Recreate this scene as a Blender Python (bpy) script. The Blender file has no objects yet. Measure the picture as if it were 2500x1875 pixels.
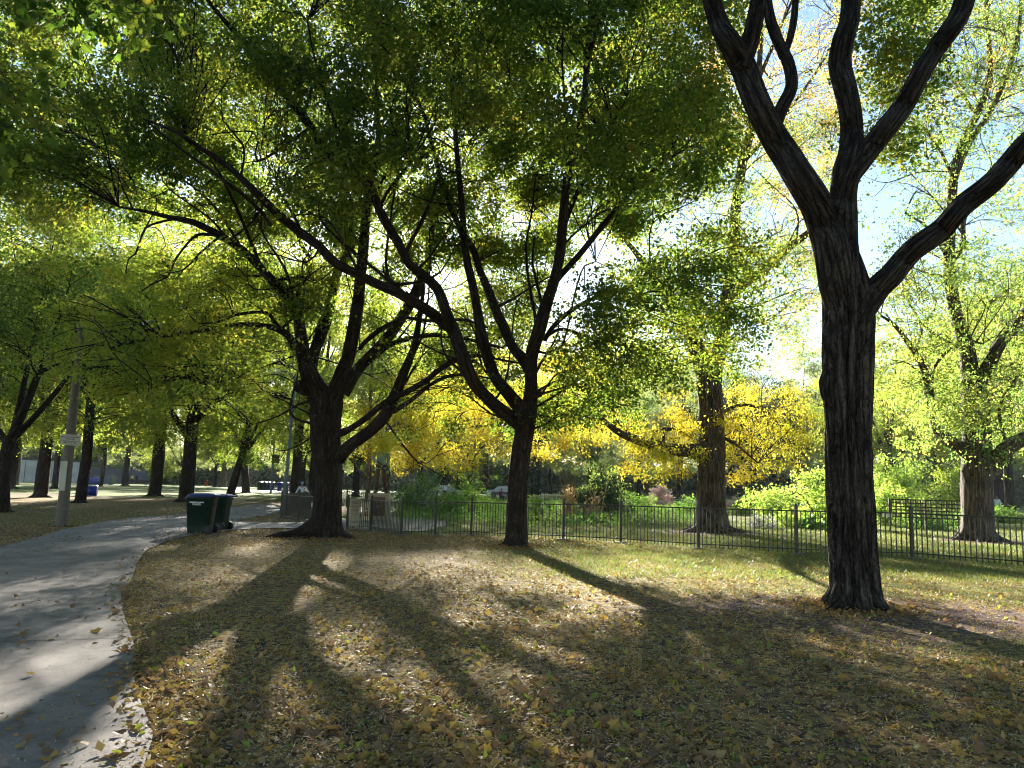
import bpy, bmesh, math
import numpy as np
from mathutils import Vector, Matrix
from mathutils.geometry import tessellate_polygon

S = bpy.context.scene
COL = S.collection
rng = np.random.default_rng(7)

# ------------------------------------------------------------------ camera
FPX = 1878.0                      # focal length in pixels of the 2500 px wide photograph
TH = math.atan(245 / FPX)         # camera looks up a little
RO = 0.030                        # and is rolled a little
CAMZ = 1.65
R0 = np.array([1.0, 0, 0]); FW = np.array([0, math.cos(TH), math.sin(TH)]); U0 = np.array([0, -math.sin(TH), math.cos(TH)])
RC = math.cos(RO) * R0 + math.sin(RO) * U0
UC = -math.sin(RO) * R0 + math.cos(RO) * U0
CAM = np.array([0, 0, CAMZ])
cd = bpy.data.cameras.new('camera'); cd.sensor_width = 36; cd.lens = FPX / 2500 * 36; cd.clip_start = .05; cd.clip_end = 3000
cam = bpy.data.objects.new('camera', cd); COL.objects.link(cam); S.camera = cam
m = Matrix.Identity(4)
for i in range(3):
    m[i][0], m[i][1], m[i][2], m[i][3] = RC[i], UC[i], -FW[i], CAM[i]
cam.matrix_world = m

# ------------------------------------------------------------------ light
SUN_EL, SUN_AZ = math.radians(17.0), math.radians(-10.2)
w = bpy.data.worlds.new('World'); S.world = w; w.use_nodes = True
wn = w.node_tree.nodes; sk = wn.new('ShaderNodeTexSky'); sk.sky_type = 'NISHITA'; sk.sun_disc = False
sk.sun_elevation = SUN_EL; sk.sun_rotation = SUN_AZ; sk.air_density = 1.0; sk.dust_density = 0.25; sk.ozone_density = 2.0
w.node_tree.links.new(sk.outputs[0], wn['Background'].inputs[0]); wn['Background'].inputs[1].default_value = 0.05
sd = bpy.data.lights.new('sun', 'SUN'); sd.energy = 5.0; sd.angle = math.radians(0.6); sd.color = (1, .93, .80)
sun = bpy.data.objects.new('sun', sd); COL.objects.link(sun)
SD = Vector((math.sin(SUN_AZ) * math.cos(SUN_EL), math.cos(SUN_AZ) * math.cos(SUN_EL), math.sin(SUN_EL)))
sun.rotation_euler = SD.to_track_quat('Z', 'Y').to_euler(); sun.location = SD * 100
S.view_settings.view_transform = 'Standard'; S.view_settings.look = 'None'; S.view_settings.exposure = 2.7; S.view_settings.gamma = 1
c = S.cycles
c.use_denoising = True; c.filter_width = 1.1; c.adaptive_threshold = .02; c.max_bounces = 6; c.diffuse_bounces = 3; c.glossy_bounces = 2; c.transmission_bounces = 4; c.transparent_max_bounces = 4
c.sample_clamp_indirect = 6; c.caustics_reflective = False; c.caustics_refractive = False; c.volume_bounces = 0

# ------------------------------------------------------------------ mapping between photograph pixels and the place
def gz(x, y=0):
    return 0.25 * np.tanh(np.asarray(x, float) / 12)
def ray(px, py):
    xc = (px - 1250) / FPX; yc = -(py - 937.5) / FPX
    return RC * xc + UC * yc + FW
def G(px, py, lift=0.0):                       # point of the ground seen at that pixel
    d = ray(px, py); t = 1.65 / -d[2]
    for _ in range(25):
        p = CAM + d * t
        t += (p[2] - gz(p[0])) / -d[2] * .8
    p = CAM + d * t
    return np.array([p[0], p[1], float(gz(p[0])) + lift])
def P(px, py, Y):                              # point at distance Y (world y) seen at that pixel
    d = ray(px, py); return CAM + d * (Y / d[1])
def W2(pxw, Y, px=1250, py=937):               # width in metres of pxw pixels at distance Y
    d = ray(px, py); return pxw / FPX * (Y / d[1])

# ------------------------------------------------------------------ materials
def nt(name):
    m = bpy.data.materials.new(name); m.use_nodes = True
    t = m.node_tree; return m, t, t.nodes, t.links, t.nodes['Principled BSDF']
def ramp(n, l, src, cols, pos=None, interp='LINEAR'):
    r = n.new('ShaderNodeValToRGB'); r.color_ramp.interpolation = interp
    e = r.color_ramp.elements
    while len(e) < len(cols): e.new(.5)
    for i, cc in enumerate(cols):
        e[i].position = pos[i] if pos else i / (len(cols) - 1); e[i].color = (*cc, 1)
    l.new(src, r.inputs[0]); return r
def noise(n, l, co, scale, detail=4, rough=.55, vec=None, dist=0):
    x = n.new('ShaderNodeTexNoise'); x.inputs['Scale'].default_value = scale; x.inputs['Detail'].default_value = detail
    x.inputs['Roughness'].default_value = rough; x.inputs['Distortion'].default_value = dist
    if vec:
        mp = n.new('ShaderNodeMapping'); mp.inputs['Scale'].default_value = vec; l.new(co, mp.inputs[0]); l.new(mp.outputs[0], x.inputs['Vector'])
    else: l.new(co, x.inputs['Vector'])
    return x
def bump(n, l, h, b, strength=.5, dist=.02):
    k = n.new('ShaderNodeBump'); k.inputs['Strength'].default_value = strength; k.inputs['Distance'].default_value = dist
    l.new(h, k.inputs['Height']); l.new(k.outputs[0], b.inputs['Normal']); return k
def mix(n, l, fac, a, b, mode='MIX'):
    x = n.new('ShaderNodeMix'); x.data_type = 'RGBA'; x.blend_type = mode
    if hasattr(fac, 'links'): l.new(fac, x.inputs[0])
    else: x.inputs[0].default_value = fac
    for s, v in ((x.inputs[6], a), (x.inputs[7], b)):
        if hasattr(v, 'links'): l.new(v, s)
        else: s.default_value = (*v, 1)
    return x.outputs[2]
def plain(name, col, rough=.6, var=.12, scale=6, metal=0, bmp=.1, spec=.4):
    m, t, n, l, b = nt(name)
    tc = n.new('ShaderNodeTexCoord'); x = noise(n, l, tc.outputs['Object'], scale, 5)
    r = ramp(n, l, x.outputs[0], [tuple(v * (1 - var * 2) for v in col), tuple(min(1, v * (1 + var)) for v in col)], [.3, .7])
    l.new(r.outputs[0], b.inputs['Base Color']); b.inputs['Roughness'].default_value = rough; b.inputs['Metallic'].default_value = metal
    b.inputs['Specular IOR Level'].default_value = spec
    if bmp: bump(n, l, x.outputs[0], b, bmp, .01)
    return m
def leafmat(name, cols, glow, trans=.5, rough=.55, spec=.25, nscale=.45, nw=1.5, rw=.6, off=-.55):
    """leaf: diffuse + light let through; colour differs from leaf to leaf and from bough to bough"""
    m, t, n, l, b = nt(name)
    g = n.new('ShaderNodeNewGeometry'); tc = n.new('ShaderNodeTexCoord')
    x = noise(n, l, tc.outputs['Object'], nscale, 2)
    mt = n.new('ShaderNodeMath'); mt.operation = 'MULTIPLY_ADD'; l.new(x.outputs[0], mt.inputs[0]); mt.inputs[1].default_value = 1.5
    m2 = n.new('ShaderNodeMath'); m2.operation = 'MULTIPLY_ADD'; l.new(g.outputs['Random Per Island'], m2.inputs[0]); m2.inputs[1].default_value = rw; m2.inputs[2].default_value = off
    l.new(m2.outputs[0], mt.inputs[2])
    r = ramp(n, l, mt.outputs[0], cols); r2 = ramp(n, l, mt.outputs[0], glow)
    l.new(r.outputs[0], b.inputs['Base Color']); b.inputs['Roughness'].default_value = rough; b.inputs['Specular IOR Level'].default_value = spec
    tr = n.new('ShaderNodeBsdfTranslucent'); l.new(r2.outputs[0], tr.inputs[0])
    ms = n.new('ShaderNodeMixShader'); ms.inputs[0].default_value = trans
    l.new(b.outputs[0], ms.inputs[1]); l.new(tr.outputs[0], ms.inputs[2]); l.new(ms.outputs[0], n['Material Output'].inputs[0])
    return m
def barkmat(name, dark, lite, zs=.18, scale=14, bs=.9, dist=.03, plates=12):
    m, t, n, l, b = nt(name)
    tc = n.new('ShaderNodeTexCoord')
    at = n.new('ShaderNodeAttribute'); at.attribute_name = 'grain'; gr_ = at.outputs['Vector']
    a = noise(n, l, gr_, scale, 6, .65, (1, 1, zs), .6)
    f = noise(n, l, gr_, scale * 4, 4, .6, (1, 1, zs * 1.6))
    k = noise(n, l, tc.outputs['Object'], 1.3, 3)
    wv = noise(n, l, gr_, 5, 3, .6, (1, 1, .5)); wm = n.new('ShaderNodeVectorMath'); wm.operation = 'MULTIPLY_ADD'; l.new(wv.outputs['Color'], wm.inputs[0]); wm.inputs[1].default_value = (.09, .09, .25); l.new(gr_, wm.inputs[2])
    mp = n.new('ShaderNodeMapping'); mp.inputs['Scale'].default_value = (plates, plates, plates * .075); l.new(wm.outputs[0], mp.inputs[0])
    vo = n.new('ShaderNodeTexVoronoi'); vo.feature = 'DISTANCE_TO_EDGE'; vo.inputs['Scale'].default_value = 1; l.new(mp.outputs[0], vo.inputs['Vector'])
    pr_ = ramp(n, l, vo.outputs['Distance'], [(.22, .20, .18), (.75, .75, .75), (1, 1, 1)], [.0, .07, .20])
    cm = n.new('ShaderNodeMath'); cm.operation = 'MULTIPLY_ADD'; l.new(f.outputs[0], cm.inputs[0]); cm.inputs[1].default_value = .6; l.new(a.outputs[0], cm.inputs[2])
    r = ramp(n, l, cm.outputs[0], [tuple(v * .45 for v in dark), dark, lite], [.6, .78, 1.0])
    r2 = ramp(n, l, k.outputs[0], [(.75, .72, .7), (1.1, 1.1, 1.15)], [.35, .65])
    l.new(mix(n, l, 1.0, mix(n, l, 1.0, r.outputs[0], pr_.outputs[0], 'MULTIPLY'), r2.outputs[0], 'MULTIPLY'), b.inputs['Base Color'])
    b.inputs['Roughness'].default_value = .85; b.inputs['Specular IOR Level'].default_value = .25
    hm = n.new('ShaderNodeMath'); hm.operation = 'MULTIPLY_ADD'; l.new(pr_.outputs[0], hm.inputs[0]); hm.inputs[1].default_value = 1.1; l.new(cm.outputs[0], hm.inputs[2])
    bump(n, l, hm.outputs[0], b, bs, dist)
    return m
M = {}
M['bark'] = barkmat('maple_bark', (.032, .021, .015), (.085, .06, .042), .18, 14, .9, .03, 15)
M['bark_near'] = barkmat('grey_ridged_bark', (.048, .038, .031), (.16, .13, .108), .20, 15, 1.0, .05, 11)
M['bark_mid'] = barkmat('grey_brown_bark', (.10, .075, .055), (.22, .175, .13), .15, 12, .9, .03, 13)
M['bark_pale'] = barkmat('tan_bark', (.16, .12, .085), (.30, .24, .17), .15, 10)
M['cut'] = plain('cut_wood', (.30, .24, .17), .8, .2, 20)
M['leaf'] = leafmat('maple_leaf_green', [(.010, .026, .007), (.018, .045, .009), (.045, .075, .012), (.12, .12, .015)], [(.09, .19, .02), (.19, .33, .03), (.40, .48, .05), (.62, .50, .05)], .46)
M['leaf_lit'] = leafmat('maple_leaf_lit_yellow_green', [(.025, .055, .012), (.045, .085, .015), (.09, .125, .02), (.18, .16, .025)], [(.22, .40, .04), (.42, .58, .06), (.62, .68, .08), (.80, .62, .08)], .5)  # brighter copy of the maple leaf, backlit look put into its colours
M['leaf_yellow'] = leafmat('locust_leaf_yellow', [(.18, .21, .02), (.34, .31, .02), (.50, .37, .02), (.52, .30, .02)], [(.50, .62, .05), (.78, .72, .06), (.92, .72, .06), (.92, .58, .05)], .58)
M['leaf_locust'] = leafmat('locust_leaf_green', [(.05, .11, .025), (.09, .16, .03), (.14, .19, .03), (.26, .24, .04)], [(.24, .46, .08), (.38, .58, .10), (.54, .64, .12), (.75, .62, .12)], .5)
M['leaf_orange'] = leafmat('locust_leaf_orange', [(.12, .16, .03), (.25, .22, .03), (.42, .25, .04), (.45, .20, .05)], [(.5, .58, .10), (.75, .62, .10), (.88, .50, .12), (.80, .36, .12)], .5)
M['leaf_dark'] = leafmat('conifer_green', [(.010, .030, .012), (.018, .045, .018), (.03, .065, .02)], [(.03, .09, .02), (.05, .14, .03), (.1, .2, .03)], .25)
M['leaf_far'] = leafmat('far_tree_hazed_green', [(.05, .085, .045), (.075, .11, .05), (.12, .14, .05), (.18, .16, .05)], [(.25, .38, .14), (.36, .48, .16), (.5, .56, .18), (.66, .58, .16)], .5)  # lightened leaf colour carries the pale haze of distance
M['shrub'] = leafmat('shrub_green', [(.03, .075, .02), (.05, .12, .025), (.10, .17, .03)], [(.14, .34, .04), (.26, .48, .06), (.48, .60, .10)], .45)
M['shrub_bright'] = leafmat('shrub_bright_green', [(.06, .12, .02), (.10, .17, .03), (.18, .22, .04)], [(.32, .55, .06), (.50, .68, .10), (.70, .75, .15)], .5)
M['silver'] = leafmat('silver_flower_heads', [(.20, .25, .16), (.38, .38, .32), (.55, .52, .48)], [(.30, .36, .22), (.5, .5, .4), (.65, .6, .55)], .35)
M['plume'] = leafmat('pink_plumes', [(.45, .30, .25), (.6, .42, .38), (.75, .62, .58)], [(.6, .4, .32), (.75, .55, .48), (.85, .75, .7)], .45)
M['stalk'] = leafmat('dry_stalk', [(.30, .20, .10), (.42, .30, .15), (.5, .38, .2)], [(.5, .35, .15), (.6, .42, .2), (.65, .5, .25)], .3)
M['litter'] = leafmat('fallen_leaf', [(.06, .038, .03), (.13, .075, .05), (.22, .125, .065), (.47, .28, .05), (.36, .235, .13), (.44, .23, .05), (.32, .21, .07), (.20, .12, .07)], [(.3, .18, .06), (.4, .25, .07), (.5, .35, .08), (.7, .5, .06), (.5, .38, .12), (.6, .45, .08), (.4, .25, .1)], .22, .65, .2, 1.1, .4, 1.0, -.22)
M['litter_green'] = leafmat('fallen_green_leaf', [(.10, .15, .03), (.17, .21, .04), (.26, .26, .05)], [(.3, .45, .05), (.5, .6, .08), (.6, .6, .1)], .25, .6, .3, 1.1)
M['leaflet'] = leafmat('fallen_leaflet', [(.13, .085, .07), (.27, .18, .14), (.48, .36, .27), (.62, .52, .44), (.48, .33, .10)], [(.4, .28, .12), (.5, .4, .16), (.6, .5, .22), (.7, .62, .35), (.7, .55, .1)], .2, .5, .35, .8, .5, 1.0, -.25)
M['grass'] = leafmat('grass_blade', [(.035, .062, .016), (.06, .09, .022), (.11, .125, .035), (.22, .17, .07)], [(.15, .27, .04), (.25, .36, .06), (.40, .44, .09), (.5, .42, .15)], .3, .5, .35, .9)

def groundmat():
    m, t, n, l, b = nt('park_soil_and_turf')
    g = n.new('ShaderNodeNewGeometry'); co = g.outputs['Position']
    at = n.new('ShaderNodeVertexColor'); at.layer_name = 'cover'
    sp = n.new('ShaderNodeSeparateColor'); l.new(at.outputs[0], sp.inputs[0])
    fine = noise(n, l, co, 22, 6, .7); mid = noise(n, l, co, 2.2, 5, .6); big = noise(n, l, co, .35, 3)
    dirt = ramp(n, l, fine.outputs[0], [(.06, .040, .042), (.125, .085, .085), (.25, .19, .175)], [.3, .52, .75])
    vo = n.new('ShaderNodeTexVoronoi'); vo.inputs['Scale'].default_value = 15; l.new(co, vo.inputs['Vector'])
    sc = n.new('ShaderNodeSeparateColor'); l.new(vo.outputs['Color'], sc.inputs[0])
    lit = ramp(n, l, sc.outputs[0], [(.07, .05, .04), (.14, .10, .07), (.26, .18, .09), (.38, .28, .11), (.12, .11, .05)])
    grs = ramp(n, l, fine.outputs[0], [(.035, .065, .012), (.075, .125, .02), (.13, .18, .03)], [.3, .5, .75])
    gr2 = mix(n, l, mid.outputs[0], grs.outputs[0], (.13, .145, .04))
    # litter over soil, patchy
    lm = n.new('ShaderNodeMath'); lm.operation = 'MULTIPLY_ADD'; l.new(sc.outputs[1], lm.inputs[0]); lm.inputs[1].default_value = .6; lm.inputs[2].default_value = -.3
    l2 = n.new('ShaderNodeMath'); l2.operation = 'ADD'; l.new(lm.outputs[0], l2.inputs[0]); l.new(sp.outputs[1], l2.inputs[1])
    l3 = ramp(n, l, l2.outputs[0], [(0, 0, 0), (1, 1, 1)], [.42, .5])
    gm = n.new('ShaderNodeMath'); gm.operation = 'MULTIPLY_ADD'; l.new(mid.outputs[0], gm.inputs[0]); gm.inputs[1].default_value = .7; gm.inputs[2].default_value = -.35
    g2 = n.new('ShaderNodeMath'); g2.operation = 'ADD'; l.new(gm.outputs[0], g2.inputs[0]); l.new(sp.outputs[0], g2.inputs[1])
    g3 = ramp(n, l, g2.outputs[0], [(0, 0, 0), (1, 1, 1)], [.38, .6])
    base = mix(n, l, g3.outputs[0], dirt.outputs[0], gr2)
    colr = mix(n, l, l3.outputs[0], base, lit.outputs[0])
    l.new(colr, b.inputs['Base Color']); b.inputs['Roughness'].default_value = .95; b.inputs['Specular IOR Level'].default_value = .06
    ad = n.new('ShaderNodeMath'); ad.operation = 'ADD'; l.new(fine.outputs[0], ad.inputs[0]); l.new(mid.outputs[0], ad.inputs[1])
    bump(n, l, ad.outputs[0], b, .9, .06)
    return m
M['ground'] = groundmat()
def concrete():
    m, t, n, l, b = nt('worn_concrete')
    g = n.new('ShaderNodeNewGeometry'); co = g.outputs['Position']
    a = noise(n, l, co, 1.1, 5, .6); f = noise(n, l, co, 60, 4, .7); s = noise(n, l, co, 5, 6, .7)
    r = ramp(n, l, a.outputs[0], [(.135, .108, .096), (.25, .208, .188)], [.35, .65])
    r2 = ramp(n, l, f.outputs[0], [(.72, .72, .72), (1.15, 1.15, 1.15)], [.3, .7])
    r3 = ramp(n, l, s.outputs[0], [(.6, .56, .52), (1, 1, 1)], [.36, .52])
    x = mix(n, l, 1, r.outputs[0], r2.outputs[0], 'MULTIPLY'); x = mix(n, l, 1, x, r3.outputs[0], 'MULTIPLY')
    l.new(x, b.inputs['Base Color']); b.inputs['Roughness'].default_value = .75
    bump(n, l, f.outputs[0], b, .35, .01)
    return m
M['concrete'] = concrete()
M['joint'] = plain('joint_dirt', (.07, .06, .05), .9)
M['lidblue'] = plain('dark_blue_lid', (.010, .03, .17), .35, .15, 8, 0, .05, .5)
M['iron'] = plain('black_fence_paint', (.022, .017, .016), .38, .2, 30, 0, .15, .5)
M['footing'] = plain('footing_concrete', (.16, .14, .13), .9, .2, 12)
M['bin_green'] = plain('bin_green_plastic', (.006, .026, .016), .38, .2, 8, 0, .05, .5)
M['blue'] = plain('blue_plastic', (.008, .028, .30), .35, .15, 8, 0, .05, .5)
M['bin_black'] = plain('black_plastic', (.012, .012, .014), .45, .2, 8)
M['white'] = plain('white_paint', (.78, .78, .76), .5, .05)
M['pole'] = plain('pole_concrete', (.17, .14, .115), .8, .12, 9)
M['polegrey'] = plain('grey_blue_pole_paint', (.12, .15, .18), .5, .1)
M['signwhite'] = plain('sign_face', (.55, .51, .44), .5, .04)
M['banner'] = plain('cream_banner', (.62, .53, .40), .6, .05)
M['ink'] = plain('dark_ink', (.05, .04, .04), .6, .05)
M['redink'] = plain('red_brown_ink', (.30, .06, .035), .6, .05)
M['stone'] = plain('granite_pedestal', (.40, .33, .24), .8, .1, 25)
M['plaque'] = plain('brown_plaque', (.12, .045, .025), .45, .1, 10)
M['bronze'] = plain('brown_bronze', (.09, .048, .025), .4, .2, 6, .6)
M['patina'] = plain('green_patina', (.24, .34, .27), .6, .2, 5, .1)
M['wood'] = plain('dark_brown_wood', (.06, .03, .02), .6, .2, 12)
M['screen'] = plain('grey_violet_windscreen', (.15, .15, .22), .8, .12, .8)
M['court'] = plain('pale_windscreen', (.6, .59, .64), .8, .15, .6)
M['skin'] = plain('skin', (.35, .2, .14), .6, .05)
M['shirtw'] = plain('white_shirt', (.62, .64, .70), .8, .05)
M['navy'] = plain('navy_cloth', (.02, .03, .12), .8, .1)
M['cyan'] = plain('light_blue_cloth', (.12, .42, .60), .8, .1)
M['dark'] = plain('dark_cloth', (.03, .028, .035), .8, .1)
M['yellowc'] = plain('yellow_cloth', (.7, .45, .04), .8, .1)
M['redc'] = plain('red_paint', (.55, .06, .03), .5, .1)
M['maroon'] = plain('maroon_cloth', (.15, .03, .03), .8, .1)
M['car'] = plain('silver_car_paint', (.42, .44, .48), .3, .05, 4, .3, 0)
M['carglass'] = plain('dark_car_glass', (.02, .022, .03), .1, .1, 4, 0, 0, .6)
M['lens'] = plain('lamp_lens', (.55, .55, .52), .3, .05)

# ------------------------------------------------------------------ mesh helpers
class MB:
    """collects vertices and faces, linked as ONE mesh object"""
    def __init__(s): s.v = []; s.f = []; s.mi = []; s.n = 0; s.sm = []; s.a = []; s.grain = False
    def add(s, v, f, mi=0, smooth=True, at=None):
        v = np.asarray(v, float).reshape(-1, 3); f = np.asarray(f, int)
        s.v.append(v); s.a.append(v if at is None else at); s.f.append(f + s.n); s.n += len(v); s.mi.append(np.full(len(f), mi)); s.sm.append(np.full(len(f), smooth))
    def box(s, c0, c1, mi=0, M4=None, taper=1.0):
        x0, y0, z0 = c0; x1, y1, z1 = c1
        cx, cy = (x0 + x1) / 2, (y0 + y1) / 2
        b = [(x0, y0, z0), (x1, y0, z0), (x1, y1, z0), (x0, y1, z0)]
        tp = [(cx + (x - cx) * taper, cy + (y - cy) * taper, z1) for x, y, _ in b]
        v = np.array(b + tp)
        if M4 is not None: v = v @ M4[:3, :3].T + M4[:3, 3]
        s.add(v, [(3, 2, 1, 0), (4, 5, 6, 7), (0, 1, 5, 4), (1, 2, 6, 5), (2, 3, 7, 6), (3, 0, 4, 7)], mi, False)
    def bar(s, a, b, wx, wy=None, mi=0):
        """rectangular bar between two points"""
        a = np.array(a, float); b = np.array(b, float); wy = wy or wx
        d = b - a; L = np.linalg.norm(d); d /= L
        up = np.array([0, 0, 1.0]) if abs(d[2]) < .9 else np.array([0, 1.0, 0])
        r = np.cross(d, up); r /= np.linalg.norm(r); u = np.cross(r, d)
        v = [a + r * i * wx / 2 + u * j * wy / 2 for i, j in ((-1, -1), (1, -1), (1, 1), (-1, 1))] + [b + r * i * wx / 2 + u * j * wy / 2 for i, j in ((-1, -1), (1, -1), (1, 1), (-1, 1))]
        s.add(v, [(3, 2, 1, 0), (4, 5, 6, 7), (0, 1, 5, 4), (1, 2, 6, 5), (2, 3, 7, 6), (3, 0, 4, 7)], mi, False)
    def tube(s, pts, rad, seg=8, disp=None, mi=0, cap=True):
        pts = np.asarray(pts, float); rad = np.broadcast_to(np.asarray(rad, float), (len(pts),))
        n = len(pts); T = np.gradient(pts, axis=0); T /= np.linalg.norm(T, axis=1)[:, None] + 1e-9
        r = np.cross(T[0], [0, 1.0, .13]); r /= np.linalg.norm(r)
        A = np.linspace(0, 2 * math.pi, seg, endpoint=False); ca, sa = np.cos(A), np.sin(A)
        out = np.empty((n, seg, 3)); ln = np.r_[0, np.cumsum(np.linalg.norm(np.diff(pts, axis=0), axis=1))]
        for i in range(n):
            r = r - T[i] * np.dot(r, T[i]); r /= np.linalg.norm(r) + 1e-9
            u = np.cross(T[i], r)
            rr = rad[i] * (1 + (disp(A, ln[i]) if disp else 0))
            out[i] = pts[i] + np.outer(ca * rr, r) + np.outer(sa * rr, u)
        k = np.arange(seg); k2 = (k + 1) % seg; I = np.arange(n - 1)[:, None] * seg
        f = np.stack([I + k, I + k2, I + seg + k2, I + seg + k], -1).reshape(-1, 4)
        s.grain = True; att = np.empty((n, seg, 3)); o_ = len(s.v) * 3.7; att[:, :, 0] = np.outer(rad, ca) + o_; att[:, :, 1] = np.outer(rad, sa); att[:, :, 2] = ln[:, None]
        s.add(out.reshape(-1, 3), f, mi, True, att.reshape(-1, 3))
        if cap:
            for i, rev in ((0, True), (n - 1, False)):
                ring = out[i]; ctr = pts[i]
                v = np.vstack([ring, ctr]); ff = [(a, b, seg, seg) for a, b in zip(k, k2)]
                ff = [(b, a, seg) if rev else (a, b, seg) for a, b, *_ in ff]
                s.add(v, ff, mi)
    def build(s, name, mats, parent=None, loc=None, rotz=0):
        me = bpy.data.meshes.new(name)
        v = np.vstack(s.v)
        cnt = np.concatenate([np.full(len(f), f.shape[1]) for f in s.f]); lo = np.concatenate([f.ravel() for f in s.f])
        me.vertices.add(len(v)); me.vertices.foreach_set('co', v.ravel().astype(np.float32))
        me.loops.add(len(lo)); me.loops.foreach_set('vertex_index', lo.astype(np.int32))
        me.polygons.add(len(cnt)); me.polygons.foreach_set('loop_start', np.r_[0, np.cumsum(cnt)[:-1]].astype(np.int32))
        me.polygons.foreach_set('material_index', np.concatenate(s.mi).astype(np.int32))
        me.polygons.foreach_set('use_smooth', np.concatenate(s.sm).astype(bool))
        for mm in (mats if isinstance(mats, (list, tuple)) else [mats]): me.materials.append(mm)
        if s.grain and name == 'trunk': me.attributes.new('grain', 'FLOAT_VECTOR', 'POINT').data.foreach_set('vector', np.vstack(s.a).ravel().astype(np.float32))
        me.update(calc_edges=True)
        o = bpy.data.objects.new(name, me); COL.objects.link(o)
        if parent: o.parent = parent
        if loc is not None: o.location = loc
        o.rotation_euler.z = rotz
        return o
def tag(o, label=None, cat=None, group=None, kind=None):
    if label: o['label'] = label
    if cat: o['category'] = cat
    if group: o['group'] = group
    if kind: o['kind'] = kind
    return o
def empty(name, loc, label, cat, group=None, rotz=0):
    o = bpy.data.objects.new(name, None); COL.objects.link(o); o.location = loc; o.rotation_euler.z = rotz; o.empty_display_size = .3
    return tag(o, label, cat, group)
def text(name, s, size, mat, parent, loc, rot, ext=.003, align='CENTER', bold=0):
    cu = bpy.data.curves.new(name, 'FONT'); cu.body = s; cu.size = size; cu.extrude = ext; cu.align_x = align; cu.align_y = 'CENTER'; cu.offset = bold
    tmp = bpy.data.objects.new('tmp_text', cu); me = bpy.data.meshes.new_from_object(tmp); me.materials.clear(); me.materials.append(mat)
    bpy.data.objects.remove(tmp); o = bpy.data.objects.new(name, me); COL.objects.link(o); o.parent = parent; o.location = loc; o.rotation_euler = rot
    return o

def unit(a): return a / (np.linalg.norm(a, axis=-1, keepdims=True) + 1e-9)
def leaves(mb, C, size, shape='leaf', up=.6, droop=.25, flat=None, mi=0, nrm=None):
    """one small folded leaf at every centre"""
    N = len(C); size = np.broadcast_to(np.asarray(size, float), (N,))[:, None]
    n = unit(rng.normal(size=(N, 3)) + np.array([0, 0, up]))
    if flat is not None: n = unit(rng.normal(size=(N, 3)) * flat + np.array([0, 0, 1.0]))
    if nrm is not None: n = unit(nrm + rng.normal(size=(N, 3)) * .42)
    a = rng.normal(size=(N, 3)); a[:, 2] -= droop
    u = unit(a - n * np.sum(a * n, 1, keepdims=True)); wv = np.cross(n, u)
    curl = rng.uniform(-.05, .22, (N, 1))
    if shape == 'leaf': q = [(0, 0, 0), (.42, .36, 1), (1, 0, -.3), (.42, -.36, 1)]
    elif shape == 'narrow': q = [(0, 0, 0), (.45, .15, 1), (1, 0, -.6), (.45, -.15, 1)]
    elif shape == 'spray':  q = [(0, 0, 0), (.5, .22, .5), (1, 0, -1.6), (.5, -.22, .5)]
    if shape in ('leaf', 'narrow', 'spray'):
        V = np.stack([C + size * (u * a0 + wv * b0 + n * curl * c0) for a0, b0, c0 in q], 1)
        I = np.arange(N)[:, None] * 4
        F = np.concatenate([I + np.array([0, 1, 2]), I + np.array([0, 2, 3])])
    else:   # lobed maple leaf
        out = [(0, 0), (.12, .28), (.05, .5), (.38, .34), (.55, .52), (.62, .22), (1, 0), (.62, -.22), (.55, -.52), (.38, -.34), (.05, -.5), (.12, -.28)]
        vs = [C + size * (u * .35)] + [C + size * (u * a0 + wv * b0 + n * curl * (abs(b0) * 2.2 + a0 * .8)) for a0, b0 in out]
        V = np.stack(vs, 1); k = len(out); I = np.arange(N)[:, None] * (k + 1)
        F = np.concatenate([I + np.array([0, 1 + j, 1 + (j + 1) % k]) for j in range(k)])
    mb.add(V.reshape(-1, 3), F, mi, False)

def spline(pts, rad, step=.25):
    pts = np.asarray(pts, float); rad = np.asarray(rad, float)
    if len(pts) < 2: return pts, rad
    p = np.vstack([2 * pts[0] - pts[1], pts, 2 * pts[-1] - pts[-2]]); out = []; ro = []
    for i in range(1, len(p) - 2):
        L = np.linalg.norm(p[i + 1] - p[i]); n = max(2, int(L / step))
        for t in np.linspace(0, 1, n, endpoint=False):
            t2, t3 = t * t, t ** 3
            out.append(.5 * ((2 * p[i]) + (-p[i - 1] + p[i + 1]) * t + (2 * p[i - 1] - 5 * p[i] + 4 * p[i + 1] - p[i + 2]) * t2 + (-p[i - 1] + 3 * p[i] - 3 * p[i + 1] + p[i + 2]) * t3))
            ro.append(rad[i - 1] * (1 - t) + rad[i] * t)
    out.append(pts[-1]); ro.append(rad[-1])
    return np.array(out), np.array(ro)
def barkdisp(amp, ks, seed, lump=.04):
    r = np.random.default_rng(seed); ph = r.uniform(0, 6.28, (len(ks), 4)); fr = r.uniform(.5, 2.4, (len(ks), 4))
    def f(A, z):
        d = np.zeros_like(A)
        for i, k in enumerate(ks):
            wob = .55 * math.sin(z * fr[i, 0] + ph[i, 0]) + .3 * math.sin(z * fr[i, 1] * 2.7 + ph[i, 1]) + .12 * math.sin(z * 9 + ph[i, 2])
            sft = wob * (3.0 / k) * np.sin(A * 2 + ph[i, 3]) + wob / k
            s_ = np.abs(np.sin(k * .5 * (A + sft) + ph[i, 2]))
            d -= amp / (1 + .6 * i) * (1 - s_) ** 2.2
        return d + lump * np.sin(2 * A + ph[0, 0] + z * .9) * math.sin(z * 1.3 + ph[0, 1]) + lump * .6 * np.sin(3 * A + ph[0, 1] - z * 1.7)
    return f

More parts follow.
